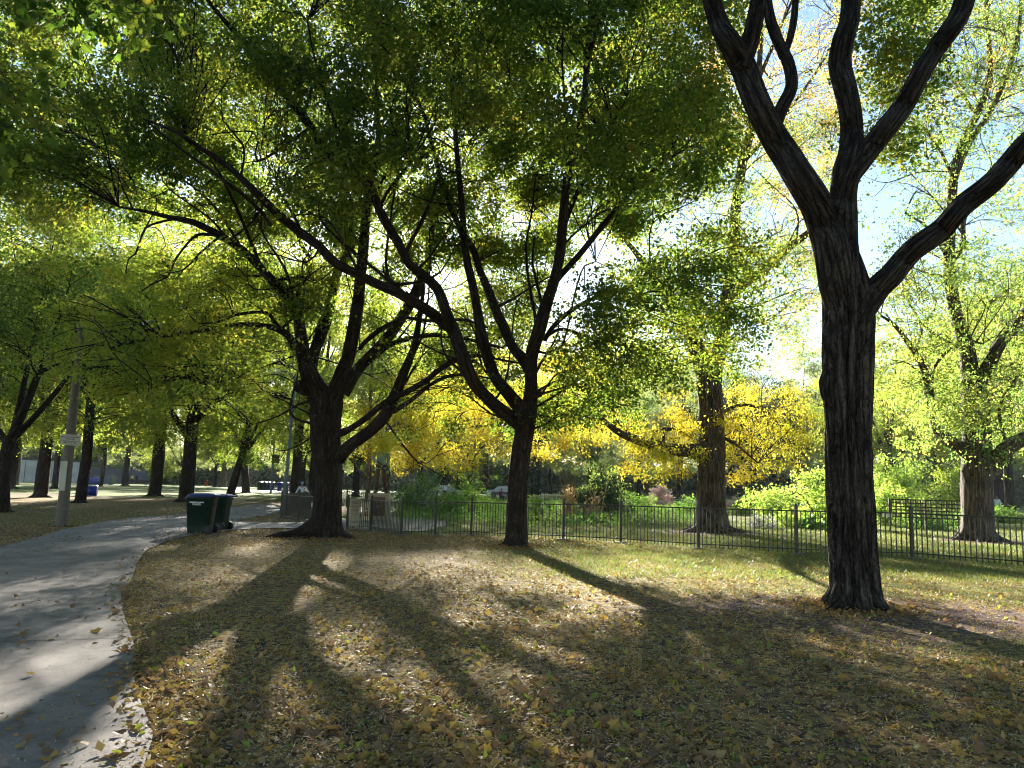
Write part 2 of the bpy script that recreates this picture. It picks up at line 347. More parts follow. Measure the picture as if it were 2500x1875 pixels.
class Tree:
    def __init__(s, name, base, label, cat="tree", group=None, nom=None):
        s.base = np.array(base, float); s.root = empty(name, tuple(base), label, cat, group); s.w = MB(); s.skel = []; s.l = MB(); s.cl = 0; s.maxtw = 5; s.dY = 0 if nom is None else float(base[1]) - nom
    def p(s, x, y, Y): return P(x, y, Y + s.dY)
    def limb(s, pts, rad, seg=10, step=.3, disp=None, keep=True):
        p, r = spline(pts, rad, step); s.w.tube(p - s.base, r, seg, disp)
        if keep: s.skel.append(np.c_[p, r])
    def pix(s, pts, Y0, Y1=None, seg=10, step=.3, disp=None, wob=.25, keep=True):
        """limb given by (x, y, width) along the photograph with its distance going from Y0 to Y1"""
        Y0 += s.dY; Y1 = Y0 if Y1 is None else Y1 + s.dY; n = len(pts); o = []; r = []
        for i, (x, y, wd) in enumerate(pts):
            Y = Y0 + (Y1 - Y0) * i / max(1, n - 1) + (wob * math.sin(i * 2.1 + x * .01) if 0 < i else 0)
            o.append(P(x, y, Y)); r.append(max(.006, W2(wd, Y, x, y) / 2))
        s.limb(o, r, seg, step, disp, keep); return o[-1]
    def flare(s, r, n=6, h=.55, out=2.1):
        """root buttresses"""
        ph = rng.uniform(0, 6.28)
        for i in range(n):
            a = ph + i * 2 * math.pi / n + rng.normal() * .2; L = r * rng.uniform(out * .75, out * 1.15)
            d = np.array([math.cos(a), math.sin(a), 0]); b = s.base
            pts = [b + d * r * .45 + [0, 0, h * 1.3], b + d * r * .8 + [0, 0, h * .5], b + d * r * 1.15 + [0, 0, h * .16], b + d * L + [0, 0, .015], b + d * L * 1.35 + [0, 0, -.06]]
            s.limb(pts, [r * .42, r * .36, r * .26, r * .15, r * .06], 8, .12, None, False)
    def shoots(s, n, up=.5, L=(1.5, 4.0), back=.3, rmin=.05, zmin=3.0):
        nd = [k for k in s.nodes() if k[3] > rmin and k[2] > s.base[2] + zmin]
        for _ in range(n):
            k = nd[rng.integers(len(nd))]; a = k[:3]; out = unit(a - s.base - [0, 0, a[2] - s.base[2]]) if rng.random() < .6 else unit(rng.normal(size=3) * [1, 1, 0])
            d = unit(out * .7 + rng.normal(size=3) * .45 + np.array([0, back, up])); ln = rng.uniform(*L); r = min(k[3] * .5, .055) * rng.uniform(.5, 1)
            p1 = a + d * ln * .35 + rng.normal(size=3) * .08 * ln; p2 = a + d * ln * .7 + np.array([0, 0, .08 * ln]) + rng.normal(size=3) * .10 * ln; p3 = a + d * ln + np.array([0, 0, .12 * ln]) + rng.normal(size=3) * .12 * ln
            s.limb([a, p1, p2, p3], [r, r * .75, r * .5, r * .15], 6, .3)
            for q in (p1, p2):
                e = q + unit(d + rng.normal(size=3) * .7) * ln * .4; s.limb([q, (q + e) / 2 + rng.normal(size=3) * .06 * ln, e], [r * .4, r * .28, r * .1], 5, .3)
    def nodes(s): return np.vstack(s.skel)
    def clumps(s, C, R, nl, size, shape='leaf', flat=.6, up=.5, droop=.3, twigs=3, mi=0, sub=.13, twr=.028):
        """boughs of foliage: a twig runs from the nearest limb to each clump, leaves hang on sprays round it"""
        nd = s.nodes()
        for ci, R_ in zip(C, np.broadcast_to(R, (len(C),))):
            d = np.linalg.norm(nd[:, :3] - ci, axis=1) + np.maximum(0, nd[:, 2] - ci[2]) * .8 + .5 * np.maximum(0, .03 - nd[:, 3]) * 10
            k = d.argmin(); a = nd[k, :3]; D = np.linalg.norm(ci - a)
            if D > .3 and D < s.maxtw:
                mid = a * .6 + ci * .4 + np.array([rng.normal() * .12 * D, rng.normal() * .12 * D, .13 * D]); mid2 = a * .25 + ci * .75 + np.array([rng.normal() * .10 * D, rng.normal() * .10 * D, .08 * D])
                p, r = spline([a, mid, mid2, ci], [min(nd[k, 3] * .7, twr * (.6 + .25 * D)), twr * .6, twr * .4, twr * .2], .3)
                s.w.tube(p - s.base, r, 5, None, 0, False)
                for _ in range(twigs):
                    e = ci + rng.normal(size=3) * R_ * np.array([.7, .7, .35]); q = a * .25 + ci * .75 if rng.random() < .5 else mid
                    p, r = spline([q, (q + e) / 2 + rng.normal(size=3) * .12, e], [twr * .4, twr * .25, twr * .1], .4)
                    s.w.tube(p - s.base, r, 3, None, 0, False)
            n = max(3, int(nl * rng.uniform(.6, 1.4))); ns = max(2, n // 9)
            sc = ci + rng.normal(size=(ns, 3)) * R_ * np.array([.55, .55, .55 * flat])
            sn = unit(rng.normal(size=(ns, 3)) + np.array([0, 0, up * 1.3])); k_ = rng.integers(0, ns, n); of = rng.normal(size=(n, 3)) * sub * 1.15
            of -= sn[k_] * np.sum(of * sn[k_], 1, keepdims=True) * .75
            leaves(s.l, sc[k_] + of - s.base, size * np.clip(rng.lognormal(-.08, .28, n), .45, 1.7), shape, up, droop, None, mi, sn[k_]); s.cl += n
    def region(s, poly, Y0, Y1, K, R, nl, size, **k):
        poly = np.array(poly, float); lo, hi = poly.min(0), poly.max(0); C = []; Rs = []
        while len(C) < K:
            x, y = rng.uniform(lo, hi); ins = False; j = len(poly) - 1
            for i in range(len(poly)):
                xi, yi = poly[i]; xj, yj = poly[j]
                if (yi > y) != (yj > y) and x < (xj - xi) * (y - yi) / (yj - yi) + xi: ins = not ins
                j = i
            if ins: C.append(P(x, y, rng.uniform(Y0, Y1) + s.dY)); Rs.append(R * rng.uniform(.7, 1.3))
        s.clumps(np.array(C), np.array(Rs), nl, size, **k)
    def done(s, bark, leaf, leaf_kind=None):
        t = s.w.build('trunk', bark, s.root)
        if s.l.n: s.l.build('crown', leaf, s.root)
        return s.root
#==SPLIT==
# ------------------------------------------------------------------ ground, paths
FL = [G(*p) for p in ((685, 1268), (728, 1274), (785, 1282), (847, 1290), (905, 1295), (980, 1306), (1062, 1308), (1150, 1307), (1255, 1314), (1375, 1319), (1515, 1327), (1705, 1341), (1945, 1355), (2228, 1366), (2560, 1390), (3000, 1425))]
FLX = np.array([p[0] for p in FL]); FLY = np.array([p[1] for p in FL])
TC = G(2088, 1485)
def smooth(a, b, x): t = np.clip((np.asarray(x, float) - a) / (b - a), 0, 1); return t * t * (3 - 2 * t)
def vn(x, y, s, seed=0):
    """smooth value noise on the ground"""
    r = np.random.default_rng(seed).random((64, 64)); X = np.asarray(x) / s; Y = np.asarray(y) / s
    xi = np.floor(X).astype(int); yi = np.floor(Y).astype(int); fx = X - xi; fy = Y - yi; fx = fx * fx * (3 - 2 * fx); fy = fy * fy * (3 - 2 * fy)
    a = r[yi % 64, xi % 64]; b = r[yi % 64, (xi + 1) % 64]; c_ = r[(yi + 1) % 64, xi % 64]; d = r[(yi + 1) % 64, (xi + 1) % 64]
    return (a * (1 - fx) + b * fx) * (1 - fy) + (c_ * (1 - fx) + d * fx) * fy
def fenceY(x): return np.interp(x, FLX, FLY, left=38)
def grassy(x, y):
    x = np.asarray(x, float); y = np.asarray(y, float)
    nz = vn(x, y, 1.6, 3) * .6 + vn(x, y, .5, 4) * .4
    right = smooth(1.3, 6.0, x - (y - 8) * .05)
    g = .60 * right * (.35 + nz) + .05 * nz
    g = np.where((y > 12) & (y < fenceY(x)), .85 * smooth(-2.5, 3.5, x - (17 - y) * .15) * (.5 + .7 * nz) + .12, g)
    dc = np.hypot((x - TC[0] + .2) / 1.5, (y - TC[1] + .5)); g *= .12 + .88 * smooth(1.0, 2.4, dc)
    inside = (y > fenceY(x) + .3) & (x > -11)
    g = np.where(inside, .9, g)
    for t in ((1735, 1300, 3.2), (2385, 1320, 2.6)):
        q = G(t[0], t[1]); g = np.where(inside, g * (.3 + .7 * smooth(.8, t[2], np.hypot(x - q[0], y - q[1]))), g)
    g = np.where((x < -11) & (y > 27) & (y < 62), .30 + .35 * nz, g)
    g = np.where((y >= 58), smooth(58, 70, y) * .7 + .3, g)
    return np.clip(g, 0, 1)
def litterd(x, y):
    x = np.asarray(x, float); y = np.asarray(y, float)
    nz = vn(x, y, 1.1, 9)
    d = np.where(y < fenceY(x) + .5, .82 - .30 * smooth(2, 9, x), .22)
    d = np.where((x < -8) & (y > 12) & (y < 60), .72, d); d = np.where(y > 62, .12, d)
    dc = np.hypot((x - TC[0] + .3) / 1.6, y - TC[1] + .7); d = d * (.5 + .5 * smooth(.9, 2.6, dc))
    return np.clip(d + (nz - .5) * .3, 0, 1)
gx = np.r_[-700, -400, -200, -120, np.arange(-80, -32, 2), np.arange(-32, 32, .5), np.arange(32, 80, 2), 120, 200, 400, 700]
gy = np.r_[-60, -30, -12, np.arange(-6, 48, .5), np.arange(48, 110, 2), 130, 170, 240, 400, 900]
X, Y = np.meshgrid(gx, gy); Z = gz(X) + (vn(X, Y, 3.1, 5) - .5) * .05 * (np.abs(X) < 80)
def hz(x, y): return gz(x) + (vn(x, y, 3.1, 5) - .5) * .05
nx, ny = len(gx), len(gy); mb = MB()
I = (np.arange(ny - 1)[:, None] * nx + np.arange(nx - 1)).ravel()
mb.add(np.c_[X.ravel(), Y.ravel(), Z.ravel()], np.stack([I, I + 1, I + nx + 1, I + nx], 1))
go = mb.build('ground', M['ground']); tag(go, 'leaf strewn park ground of soil, thin turf and lawn', 'ground', kind='structure')
ca = go.data.color_attributes.new('cover', 'FLOAT_COLOR', 'POINT')
cv = np.ones((nx * ny, 4)); cv[:, 0] = grassy(X, Y).ravel(); cv[:, 1] = litterd(X, Y).ravel(); ca.data.foreach_set('color', cv.ravel())

def sheet(name, pts, mat, lift, label, cat, cell=.6):
    """flat paved area laid over the ground"""
    bm = bmesh.new(); vs = [bm.verts.new((p[0], p[1], 0)) for p in pts]
    for t in tessellate_polygon([[Vector((p[0], p[1], 0)) for p in pts]]):
        try: bm.faces.new([vs[i] for i in t])
        except ValueError: pass
    for _ in range(9):
        e = [e for e in bm.edges if e.calc_length() > cell]
        if not e: break
        bmesh.ops.subdivide_edges(bm, edges=e, cuts=1); bmesh.ops.triangulate(bm, faces=[f for f in bm.faces if len(f.verts) > 3])
    for v in bm.verts: v.co.z = float(hz(v.co.x, v.co.y)) + lift
    for f in bm.faces:
        f.normal_update()
        if f.normal.z < 0: f.normal_flip()
    me = bpy.data.meshes.new(name); bm.to_mesh(me); bm.free(); me.materials.append(mat)
    o = bpy.data.objects.new(name, me); COL.objects.link(o); return tag(o, label, cat, kind='structure')
PP = [(425, 1900), (380, 1800), (345, 1710), (322, 1640), (312, 1580), (303, 1500), (304, 1450), (312, 1415), (335, 1375), (365, 1345), (405, 1325), (470, 1309), (560, 1297), (640, 1291), (750, 1291), (842, 1296), (842, 1281), (760, 1277), (640, 1276), (575, 1274), (610, 1266), (690, 1252), (745, 1243), (690, 1236), (620, 1232), (545, 1243), (450, 1257), (330, 1265), (250, 1276), (130, 1301), (0, 1337), (-200, 1400), (-500, 1540), (-1000, 1900)]
pw = [G(*p) for p in PP]; pw[0][:2] = (-1.55, 3.2)
pw = [np.array([-1.2, -6, 0])] + pw + [np.array([-16, -6, 0])]
pw = [p + np.array([math.sin(i * 1.7), math.cos(i * 2.3), 0]) * .05 for i, p in enumerate(pw)]
sheet('footpath', pw, M['concrete'], .03, 'curved worn concrete footpath with scattered leaves', 'footpath')
sheet('garden_path', [G(*p) for p in ((850, 1291), (905, 1294), (975, 1300), (1040, 1296), (1090, 1284), (1085, 1272), (1030, 1264), (960, 1262), (880, 1262), (830, 1268), (835, 1281))], M['concrete'], .02, 'pale paved patch round the statue pedestal behind the fence', 'path')
sheet('back_path', [G(*p) for p in ((560, 1200), (640, 1202), (760, 1206), (765, 1201), (640, 1197), (560, 1196))], M['concrete'], .02, 'thin pale path far across the field', 'path', 2)
# score lines of the concrete
mb = MB()
for a, b in (((-60, 1580), (312, 1568)), ((20, 1452), (300, 1440))):
    A = G(*a); B = G(*b); n = 24
    for i in range(n):
        p = A + (B - A) * i / n; q = A + (B - A) * (i + 1) / n; t = unit(B - A); r = np.array([-t[1], t[0], 0]) * .009
        v = [p - r, p + r, q + r, q - r]
        for k in v: k[2] = float(hz(k[0], k[1])) + .034
        mb.add(v, [(0, 3, 2, 1)])
jo = mb.build('footpath_joints', M['joint']); tag(jo, 'dark scored joints across the concrete footpath', 'footpath joints', kind='structure')

def in_poly(x, y, pts):
    ins = np.zeros(len(x), bool); j = len(pts) - 1
    for i in range(len(pts)):
        xi, yi = pts[i][:2]; xj, yj = pts[j][:2]
        cnd = ((yi > y) != (yj > y)) & (x < (xj - xi) * (y - yi) / (yj - yi + 1e-12) + xi); ins ^= cnd; j = i
    return ins
def scatter(n, y0, y1, pw_=1.0, margin=1.5):
    """random ground points seen by the camera, denser towards it"""
    y = y0 * (y1 / y0) ** (rng.random(n) ** pw_); x = rng.uniform(-1, 1, n) * (y * .70 + margin); return x, y

# fallen leaves
mb = MB()
onp = lambda x, y: in_poly(x, y, pw)
for shape, n, y0, y1, s0, s1, mi, keep, pk in (('narrow', 330000, 4.2, 22, .014, .034, 1, .85, .010), ('leaf', 62000, 4.2, 26, .03, .085, 0, .7, .035), ('maple', 4200, 4.2, 15, .05, .10, 0, .7, .03), ('leaf', 60000, 20, 46, .06, .10, 0, .55, .05), ('leaf', 5200, 4.2, 16, .04, .08, 2, .7, .01), ('maple', 110, 4.3, 9, .09, .14, 0, .9, .05)):
    x, y = scatter(n, y0, y1)
    ld = litterd(x, y); cl = smooth(.25, .75, vn(x, y, .35, 21) * .45 + vn(x, y, 1.2, 22) * .55)
    pr = keep * np.clip(ld * (.40 + 1.3 * cl), 0, 1)
    on = onp(x, y); eps = .45
    near = onp(x - eps, y) & ~on
    pr = np.where(near, np.minimum(1, pr * 2.2 + .25), pr); ne2 = on & ~onp(x + .10 + .25 * vn(x, y, .6, 33), y); pr = np.where(on, np.where(ne2, .05 if shape == 'narrow' else .4, pk * (.4 + 2.0 * (vn(x, y, 1.3, 30) > .55))), pr)
    k = rng.random(n) < pr; x, y = x[k], y[k]; on = on[k]
    size = rng.uniform(s0, s1, len(x))
    C = np.c_[x, y, hz(x, y) + np.where(on, .036, 0) + rng.uniform(.003, .022, len(x)) * np.where(on, .3, 1)]
    leaves(mb, C, size, shape, 0, 0, .5 if shape != 'narrow' else .45, mi)
for q_, r_, nn in ((TC, .36, 2600), (G(1260, 1336), .34, 1300), (G(795, 1312), .62, 2600)):
    a = rng.uniform(0, 6.28, nn); rr = r_ + np.abs(rng.normal(size=nn)) * .38; x = q_[0] + rr * np.cos(a); y = q_[1] + rr * np.sin(a)
    leaves(mb, np.c_[x, y, hz(x, y) + rng.uniform(.0, .07, nn) * np.exp(-(rr - r_) * 4)], rng.uniform(.03, .08, nn), 'leaf', 0, 0, .6, 0)
fo = mb.build('fallen_leaves', [M['litter'], M['leaflet'], M['litter_green']]); tag(fo, 'yellow, tan and green leaves fallen over soil and path', 'fallen leaves', kind='stuff')
# grass
mb = MB()
for n, y0, y1, h0, h1, wdt in ((260000, 4.2, 20, .025, .06, .0035), (170000, 14, 40, .04, .085, .009)):
    x, y = scatter(n, y0, y1, .9)
    g = grassy(x, y); k = (rng.random(n) < np.clip(g * 1.3 - .28, 0, 1)) & ~onp(x, y); x, y = x[k], y[k]; N = len(x)
    a = rng.uniform(0, 6.28, N); b0 = np.c_[x, y, hz(x, y) - .004]; s_ = np.c_[np.cos(a), np.sin(a), 0 * a] * wdt
    h = rng.uniform(h0, h1, N)[:, None]; ln = np.c_[rng.normal(size=N) * .5, rng.normal(size=N) * .5, np.ones(N)] * h
    V = np.stack([b0 - s_, b0 + s_, b0 + ln], 1); I = np.arange(N)[:, None] * 3
    mb.add(V.reshape(-1, 3), I + np.array([0, 1, 2]), 0, False)
gr = mb.build('grass', M['grass']); tag(gr, 'short thin green grass growing through the leaves', 'grass', kind='stuff')

# ------------------------------------------------------------------ the fence along the garden
def fence(name, pts, H, label, cat, pick=.11, group=None, skip=(), base=True, post=.037, pr=.0105, postx=.10):
    o0 = np.array(pts[0]); root = empty(name, tuple(o0), label, cat, group)
    for i, p in enumerate(pts):
        p = np.array(p) - o0; b = MB(); t = H + postx
        b.box((p[0] - post, p[1] - post, p[2] - .05), (p[0] + post, p[1] + post, p[2] + t))
        b.box((p[0] - post * 1.25, p[1] - post * 1.25, p[2] + t), (p[0] + post * 1.25, p[1] + post * 1.25, p[2] + t + .02))
        b.tube([p + [0, 0, t + .02], p + [0, 0, t + .045], p + [0, 0, t + .07]], [post * .9, post * .8, post * .2], 8)
        b.build('post', M['iron'], root)
        if base:
            b = MB(); b.tube([p + [0, 0, -.05], p + [0, 0, .03], p + [0, 0, .045]], [.19, .17, .13], 12, lambda A, z: .15 * np.sin(3 * A + i)); b.build('footing', M['footing'], root)
        if i < len(pts) - 1 and i not in skip:
            q = np.array(pts[i + 1]) - o0; d = q - p; L = np.linalg.norm(d[:2]); b = MB(); t = d / L
            a0, a1 = p + t * (post + .002), q - t * (post + .002)
            b.bar(a0 + [0, 0, H - .02], a1 + [0, 0, H - .02], .028, .034); b.bar(a0 + [0, 0, .13], a1 + [0, 0, .13], .026, .03)
            n = max(2, int(L / pick))
            for k in range(1, n):
                c_ = p + (q - p) * k / n; b.bar(c_ + [0, 0, .04], c_ + [0, 0, H - .034], pr * 2)
            b.build('picket_panel', M['iron'], root)
    return root
for p in FL: p[2] = float(hz(p[0], p[1]))
fence('iron_fence', FL[:-1], 1.08, 'black iron picket fence with knobbed posts in front of the garden lawn', 'fence', skip=(2,))
BF = [G(*p) for p in ((685, 1268), (706, 1258), (729, 1249), (757, 1243), (800, 1240), (846, 1238), (895, 1238), (946, 1238), (1010, 1236), (1080, 1236), (1160, 1234))]
BF[0] += np.array([.15, .3, 0])
fence('back_fence', BF, 1.05, 'black iron picket fence running behind the statue', 'fence', .13, base=False)
fence('far_fence', [G(*p) for p in ((1330, 1222), (1372, 1222), (1414, 1222), (1560, 1228), (1600, 1229), (1640, 1230), (1700, 1232))], 1.1, 'short black iron fence far behind the dark green bush', 'fence', .2, base=False, skip=(2,), pr=.012)
# signs on the fence
def banner(name, x0, x1, y0, y1, Yoff, label, rows):
    a = G((x0 + x1) / 2, 1293); Yd = a[1] - .12
    A, B = P(x0, y1, Yd), P(x1, y1, Yd + .25); D_ = P(x0, y0, Yd)
    wd = np.linalg.norm(B - A); ht = abs(D_[2] - A[2]); root = empty(name, tuple(A), label, 'sign', rotz=math.atan2(B[1] - A[1], B[0] - A[0]))
    b = MB(); b.box((0, -.008, 0), (wd, .008, ht)); b.build('sign_panel', M['banner'], root); return root, wd, ht
r, wd, ht = banner('fence_banner', 852, 876, 1219, 1283, 0, 'tall cream notice banner full of text tied to the fence beside the trunk', 0)
tz = ht * .93
for s_, z, sc in (('WELCOME TO THE', .945, .045), ('COMMUNITY', .895, .075), ('GARDEN', .84, .075), ('THIS GARDEN IS A SHARED', .775, .038), ('GREEN SPACE CARED FOR', .73, .038), ('BY NEIGHBORS', .685, .038), ('PLEASE DO NOT PICK', .62, .038), ('OR DIG UP PLANTS', .575, .038), ('NO DOGS', .52, .038), ('CLOSE THE GATE', .465, .038), ('THANK YOU', .40, .038), ('CARES', .12, .13)):
    text('lettering', s_, sc * .9, M['ink'], r, (wd / 2, -.0105, ht * z), (math.pi / 2, 0, 0), .001)
r, wd, ht = banner('fence_poster', 884, 901, 1225, 1270, 0, 'small cream poster with red brown picture tied to the fence', 0)
text('lettering', 'GARDEN', .05, M['ink'], r, (wd / 2, -.0105, ht * .94), (math.pi / 2, 0, 0), .001)
b = MB()
def disc(b, cx, cz, rx, rz, y=-.012, a=0):
    A = np.linspace(0, 2 * math.pi, 16, endpoint=False); v = np.c_[cx + rx * np.cos(A) * math.cos(a) - rz * np.sin(A) * math.sin(a), np.full(16, y), cz + rx * np.cos(A) * math.sin(a) + rz * np.sin(A) * math.cos(a)]
    b.add(np.vstack([v, [cx, y, cz]]), [(i, (i + 1) % 16, 16) for i in range(16)], 0, False)
disc(b, wd * .45, ht * .68, .035, .05); disc(b, wd * .6, ht * .60, .03, .03, a=.4); disc(b, wd * .5, ht * .42, .075, .022, a=.4); disc(b, wd * .35, ht * .30, .03, .07, a=.3); disc(b, wd * .62, ht * .26, .09, .028, a=-.2); disc(b, wd * .7, ht * .36, .022, .05)
b.build('emblem', M['redink'], r)

# ------------------------------------------------------------------ the big trees
D1 = barkdisp(.10, (9, 15, 26), 1, .06)
A = Tree('maple_tree', G(795, 1312), 'large dark maple with many spreading limbs, left of the statue', nom=23.6)
A.pix([(795, 1325, 112), (795, 1300, 88), (797, 1260, 77), (800, 1180, 71), (799, 1110, 73), (795, 1050, 76), (797, 990, 84), (800, 950, 78)], 23.6, seg=40, step=.12, disp=D1, wob=0)
A.flare(.48, 7, .6, 1.9)
A.limb([A.base + [-.3, -.2, .35], A.base + [-.75, -.3, .12], A.base + [-1.3, -.35, .05], A.base + [-1.7, -.3, -.03]], [.26, .17, .10, .04], 10, .15, None, False)
d2 = barkdisp(.08, (7, 12), 2, .07)
A.pix([(792, 985, 66), (768, 940, 52), (750, 900, 40), (740, 866, 34), (732, 800, 27), (727, 770, 26), (708, 738, 23), (691, 711, 23), (665, 685, 22), (641, 660, 20), (595, 614, 21), (539, 576, 19), (471, 542, 16), (415, 531, 12), (358, 517, 9), (290, 505, 5)], 23.6, 19.5, 16, .25, d2, .3)
A.pix([(546, 580, 8), (510, 572, 8), (480, 574, 7), (458, 594, 6), (426, 637, 6), (410, 675, 5), (376, 691, 4), (340, 715, 3)], 22, 20.5, 6)
A.pix([(420, 536, 7), (392, 542, 6), (356, 556, 6), (341, 592, 5), (330, 620, 4), (313, 634, 4), (307, 667, 3)], 21, 20, 6)
A.pix([(729, 775, 16), (729, 740, 14), (729, 711, 13), (747, 688, 12), (760, 655, 12), (757, 632, 11), (736, 598, 9), (722, 560, 7)], 23.6, 25, 8)
A.pix([(770, 930, 30), (762, 905, 27), (766, 870, 28), (778, 830, 28), (790, 797, 28), (806, 752, 25), (815, 706, 23), (823, 670, 22), (841, 635, 18), (853, 604, 16), (861, 563, 12), (853, 518, 10), (859, 494, 9), (844, 463, 9), (817, 436, 8), (808, 405, 7)], 23.6, 26, 12, .25, d2)
A.pix([(810, 985, 50), (822, 950, 42), (838, 905, 36), (850, 872, 33), (860, 820, 32), (868, 780, 31), (876, 729, 30), (879, 690, 28), (882, 660, 27), (886, 617, 26), (890, 563, 25), (896, 509, 23), (901, 460, 21), (915, 400, 18), (925, 330, 15), (918, 250, 13), (925, 170, 11), (950, 60, 8), (960, -60, 6)], 23.6, 23, 16, .3, d2)
A.pix([(838, 960, 34), (856, 930, 30), (878, 897, 28), (921, 853, 26), (955, 813, 26), (989, 762, 27), (1008, 730, 30), (1022, 700, 28), (1040, 650, 18), (1052, 590, 14), (1060, 520, 10)], 23.6, 26, 14, .25, d2)
A.pix([(880, 850, 12), (890, 836, 12), (921, 810, 13), (962, 786, 11), (985, 775, 9), (1003, 777, 9), (1060, 784, 8), (1130, 780, 7), (1190, 800, 5)], 23.3, 21, 8)
A.pix([(920, 868, 14), (940, 850, 13), (966, 836, 12), (1012, 824, 12), (1050, 818, 12), (1082, 819, 11), (1150, 830, 8), (1230, 850, 5)], 24, 22, 8)
A.pix([(830, 1120, 28), (842, 1100, 32), (862, 1082, 30), (900, 1055, 30), (935, 1020, 30), (955, 985, 28), (974, 945, 27), (988, 905, 24), (1003, 870, 20), (1014, 835, 16), (1026, 760, 13), (1035, 700, 10)], 23.2, 21.5, 14, .25, d2)
A.pix([(828, 1058, 22), (855, 1047, 15), (894, 1020, 15), (944, 980, 15), (990, 958, 14), (1034, 933, 14), (1079, 898, 13), (1116, 877, 12), (1165, 868, 9), (1230, 880, 6), (1290, 890, 4)], 23.2, 20.5, 10)
A.pix([(960, 1005, 12), (1003, 978, 11), (1046, 942, 9), (1080, 924, 9), (1102, 917, 8), (1150, 915, 6), (1220, 930, 4)], 22.5, 20.5, 8)
A.pix([(722, 852, 22), (706, 822, 19), (684, 806, 17), (650, 796, 14), (595, 792, 12), (545, 797, 10), (482, 810, 9), (440, 815, 9), (397, 822, 9), (329, 834, 8), (270, 850, 5)], 23.6, 20.5, 10)
A.pix([(696, 815, 10), (669, 785, 10), (655, 765, 9), (620, 762, 8), (570, 770, 7), (527, 788, 6), (480, 790, 4)], 23.6, 22, 8)
A.limb([A.p(745, 945, 23.4), A.p(733, 945, 23.2), A.p(726, 952, 23.05)], [.28, .22, .10], 12, .08)   # burl
A.limb([A.p(775, 965, 23.3), A.p(758, 965, 23.1)], [.2, .05], 10, .1)
for q in ([(925, 400, 10), (960, 330, 8), (1000, 250, 6), (1020, 150, 4)], [(896, 520, 8), (940, 430, 7), (1000, 360, 5), (1050, 300, 4)], [(641, 660, 9), (600, 560, 8), (560, 470, 7), (520, 400, 5), (450, 340, 4)], [(595, 614, 8), (520, 500, 6), (430, 430, 5), (330, 400, 3)], [(880, 600, 8), (840, 540, 6), (790, 500, 5), (700, 470, 4)]):
    A.pix(q, 23, rng.uniform(18, 27), 6)
A.shoots(55)
A.region([(-60, 60), (180, -160), (900, -200), (980, 340), (920, 600), (780, 640), (620, 590), (420, 520), (300, 560), (150, 560), (20, 480), (-80, 440)], 22.5, 34, 400, .8, 560, .112, twigs=4)
A.region([(-60, 60), (180, -160), (900, -200), (980, 340), (860, 520), (620, 470), (420, 420), (300, 480), (150, 500), (20, 440), (-80, 440)], 16, 22.5, 125, .7, 440, .10, twigs=4)
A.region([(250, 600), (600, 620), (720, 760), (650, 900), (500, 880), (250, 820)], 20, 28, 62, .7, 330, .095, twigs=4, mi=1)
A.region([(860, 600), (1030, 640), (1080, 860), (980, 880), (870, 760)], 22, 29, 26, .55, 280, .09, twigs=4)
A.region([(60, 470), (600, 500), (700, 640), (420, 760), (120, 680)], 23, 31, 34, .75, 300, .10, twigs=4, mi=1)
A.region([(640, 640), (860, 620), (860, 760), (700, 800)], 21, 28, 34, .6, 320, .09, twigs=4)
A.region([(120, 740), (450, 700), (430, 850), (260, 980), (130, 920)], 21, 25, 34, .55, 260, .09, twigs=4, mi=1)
A.region([(280, 850), (680, 820), (660, 1000), (360, 1010)], 20, 27, 64, .42, 150, .09, twigs=2, mi=1)
A.region([(-700, -1100), (900, -1100), (900, -230), (-500, -230)], 14, 28, 120, 1.1, 330, .15, twigs=1)
A.done(M['bark'], [M['leaf'], M['leaf_lit']])

B = Tree('maple_tree', G(1260, 1336), 'dark forked maple standing at the fence, its narrow trunk pale at the foot', nom=19.8)
B.pix([(1258, 1348, 66), (1259, 1325, 56), (1262, 1250, 51), (1265, 1180, 49), (1272, 1110, 47), (1280, 1055, 48), (1284, 1010, 56), (1286, 985, 50)], 19.8, seg=36, step=.12, disp=barkdisp(.09, (9, 15, 24), 5, .05), wob=0)
B.flare(.29, 6, .3, 1.5)
B.pix([(1290, 1000, 40), (1297, 965, 34), (1297, 935, 32), (1296, 899, 31), (1300, 855, 32), (1316, 808, 33), (1328, 763, 31), (1343, 718, 29), (1357, 673, 27), (1368, 610, 25), (1376, 510, 23), (1386, 440, 22), (1397, 368, 20), (1415, 300, 18), (1426, 245, 17), (1436, 142, 15), (1455, 80, 13), (1477, 28, 11), (1500, -50, 8)], 19.8, 18, 16, .25, d2)
B.pix([(1352, 695, 16), (1369, 672, 16), (1414, 623, 15), (1477, 544, 14), (1539, 470, 13), (1580, 430, 10), (1618, 397, 9), (1680, 350, 5)], 19.8, 17, 9)
B.pix([(1375, 560, 12), (1400, 490, 12), (1420, 453, 11), (1443, 397, 9), (1480, 330, 7), (1530, 240, 4)], 19.3, 17, 8)
B.pix([(1397, 380, 9), (1389, 345, 8), (1384, 300, 7), (1377, 227, 6), (1372, 130, 5), (1378, 20, 4)], 19, 18.5, 7)
B.pix([(1432, 200, 10), (1432, 120, 9), (1440, 60, 7), (1436, -30, 6)], 18.5, 19.5, 7)
B.pix([(1312, 810, 10), (1303, 750, 8), (1290, 680, 7), (1285, 595, 6), (1298, 520, 5), (1307, 440, 4)], 19.8, 21, 7)
B.pix([(1322, 745, 9), (1318, 720, 8), (1308, 680, 7), (1300, 640, 6), (1305, 580, 5)], 19.8, 18.5, 7)
B.pix([(1330, 830, 12), (1340, 812, 12), (1361, 786, 12), (1395, 758, 11), (1441, 731, 9), (1497, 713, 8), (1540, 700, 7), (1590, 688, 6), (1660, 690, 4)], 19.8, 17.5, 8)
